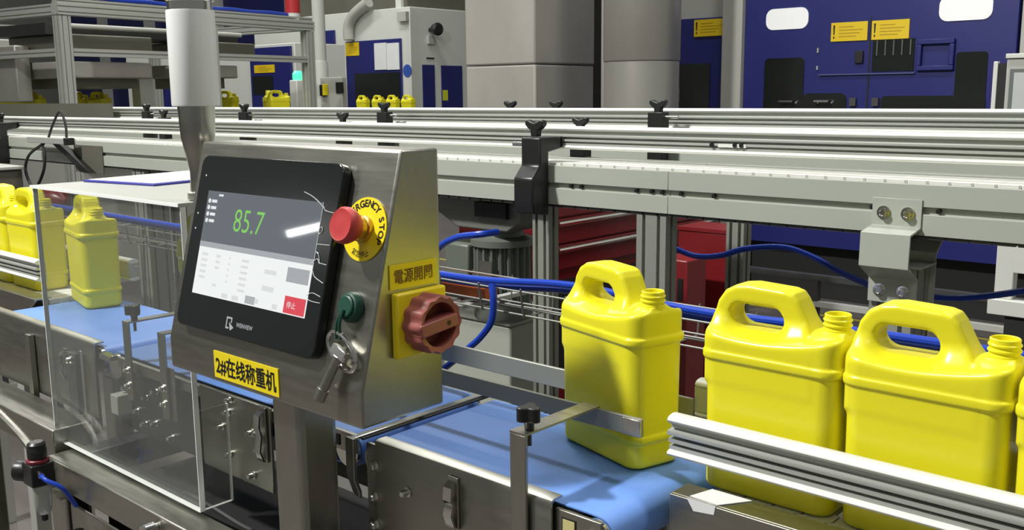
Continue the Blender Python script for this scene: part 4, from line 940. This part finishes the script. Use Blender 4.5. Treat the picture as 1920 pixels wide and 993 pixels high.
# ------------------------------------------------------------------ aluminium frame at upper left
AF = thing('aluminium_frame', 'tall aluminium profile frame around a press at upper left', 'frame', (-6.48, 2.9, 0))
AF.rotation_euler.z = math.radians(7.5)
fx0, fx1, fy0, fy1 = -8.6, -6.48, 2.90, 5.15
for x, y in ((fx1-.08, fy0), (fx1-.08, fy1-.08), (fx0, fy0), (fx0, fy1-.08)): post(AF, x, x+.08, y, y+.08, 0, 1.88, 2, ALU)
post(AF, fx1-.05, fx1, 4.115, 4.16, 0, 1.88, 1, ALU)
def fbar(x0, x1, y0, y1, z0, z1):
    n = 2 if z1-z0 > .06 else 1
    mb = MB().prism(tslot(x0, x1, z0, z1, n), y0, y1, 'y') if y1-y0 > x1-x0 else MB().prism(tslot(y0, y1, z0, z1, n), x0, x1, 'x')
    part('cross_bar', mb, ALU, AF, angle=20)
fbar(fx1-.085, fx1+.005, fy0-.005, fy1+.005, 1.885, 1.955); fbar(fx0, fx1-.086, fy0-.005, fy0+.075, 1.885, 1.955); fbar(fx0, fx1-.086, fy1-.08, fy1, 1.885, 1.955)
fbar(fx0, fx0+.08, fy0+.0755, fy1-.081, 1.885, 1.955)
fbar(fx1-.05, fx1-.005, fy0+.081, 4.114, 1.625, 1.675); fbar(fx1-.05, fx1-.005, 4.161, fy1-.081, 1.625, 1.675)
fbar(fx0+.081, fx1-.081, fy0+.01, fy0+.06, 1.625, 1.675)
fbar(fx1-.072, fx1-.01, fy0, fy1, 1.9555, 1.99)
mb = MB()
mb.tube([(fx1-.02-(.1+i*.19)*.156, fy0+.1+i*.19, 2.004+.006*(i % 2)) for i in range(11)], .014, 8, smooth=3)
solo('blue_cable', mb, BLUEPU, 'blue cable running along the top of the aluminium frame', 'cable')
PR = thing('press_unit', 'olive grey press blocks inside the aluminium frame', 'press', (-6.48, 2.9, 0))
PR.rotation_euler.z = math.radians(7.5)
part('upper_block', MB().box(-7.5, -6.75, 3.12, 3.78, 1.67, 1.785), OLIVE, PR, .01); part('upper_block', MB().box(-7.4, -6.75, 4.22, 4.75, 1.665, 1.775), OLIVE, PR, .01)
part('dark_gap_box', MB().box(-7.5, -6.9, 3.05, 4.7, 1.7855, 1.86), DARKST, PR)  # dark box added as the shade of the gap above the blocks
part('lower_block', MB().box(-7.5, -6.8, 3.12, 3.80, 1.49, 1.605), CONC, PR, .01); part('lower_block', MB().box(-7.4, -6.8, 4.12, 4.6, 1.50, 1.60), CONC, PR, .01)
part('ram', MB().box(-7.4, -6.85, 3.2, 3.7, 1.42, 1.4895), OLIVE, PR); part('ram', MB().box(-7.3, -6.85, 4.18, 4.5, 1.42, 1.4995), OLIVE, PR)
part('press_back', MB().box(-8.4, -7.9, 3.05, 3.45, .9, 1.80), GREYM, PR, .01)
part('duct_box', MB().box(-7.85, -7.2, 2.99, 3.10, 1.33, 1.72), METC, PR, .01)
part('cross_duct', MB().cyl((-6.86, 3.1, 1.845), (-6.86, 4.7, 1.845), .018, n=12), GREYM, PR)
part('press_column', MB().box(-7.15, -7.05, 3.86, 3.98, 1.1405, 1.6), ALU, PR)
part('press_table', MB().box(-8.3, -6.60, 2.99, 5.05, 1.06, 1.140), OLIVE, PR, .01)
part('press_base', MB().box(-8.0, -6.9, 3.1, 4.8, 0, 1.0595), GREYM, PR)
SD = 'yellow jugs waiting inside the aluminium frame'
for x, y, rz, lab in ((-7.66, 3.04, 30, 'nearest of the pair at the far left'), (-7.42, 3.08, 20, 'second of the pair at the far left'), (-7.50, 3.45, 25, 'left one between the two near frame posts'), (-7.26, 3.50, 10, 'right one between the two near frame posts'),
                      (-7.28, 4.60, 20, 'just right of the white signal tower'), (-7.10, 4.88, -30, 'standing left of the pair near the green beacon'), (-6.93, 4.86, 80, 'beside the frame corner post')):
    put(False, JUGF, (x, y, 1.1405), rz, 'distant yellow jug on the press table, '+lab, SD)
BB = thing('moulding_machine', 'distant blue machine with pale uprights above the aluminium frame', 'machine', (-18, 12.5, 0))
part('machine_body', MB().box(-27, -16.4, 12.0, 14.5, 0, 5.0), BLUEM, BB)
for xx in (-24.5, -22.2, -21.0, -19.3): part('pale_upright', MB().box(xx, xx+.35, 11.9, 11.9995, 0, 5.0), WHITEM, BB)

B3 = thing('moulding_machine', 'pale machine with blue panels behind the aluminium frame', 'machine', (-12.5, 8, 0))
part('machine_body', MB().box(-14.8, -10.45, 7.6, 8.4, 0, 2.02), WHITEM, B3, .01)
part('blue_panel', MB().box(-14.4, -12.9, 7.57, 7.5995, .2, 1.62), BLUEM, B3, .004); part('blue_panel', MB().box(-11.4, -10.5, 7.57, 7.5995, .2, 1.98), BLUEM, B3, .004)
part('dark_hatch', MB().box(-11.35, -10.9, 7.565, 7.5695, 1.38, 1.62), DARKG, B3)
sign('yellow sign on the pale machine seen through the aluminium frame', -11.3, -10.85, 1.66, 1.76, 7.5695, bang=False)
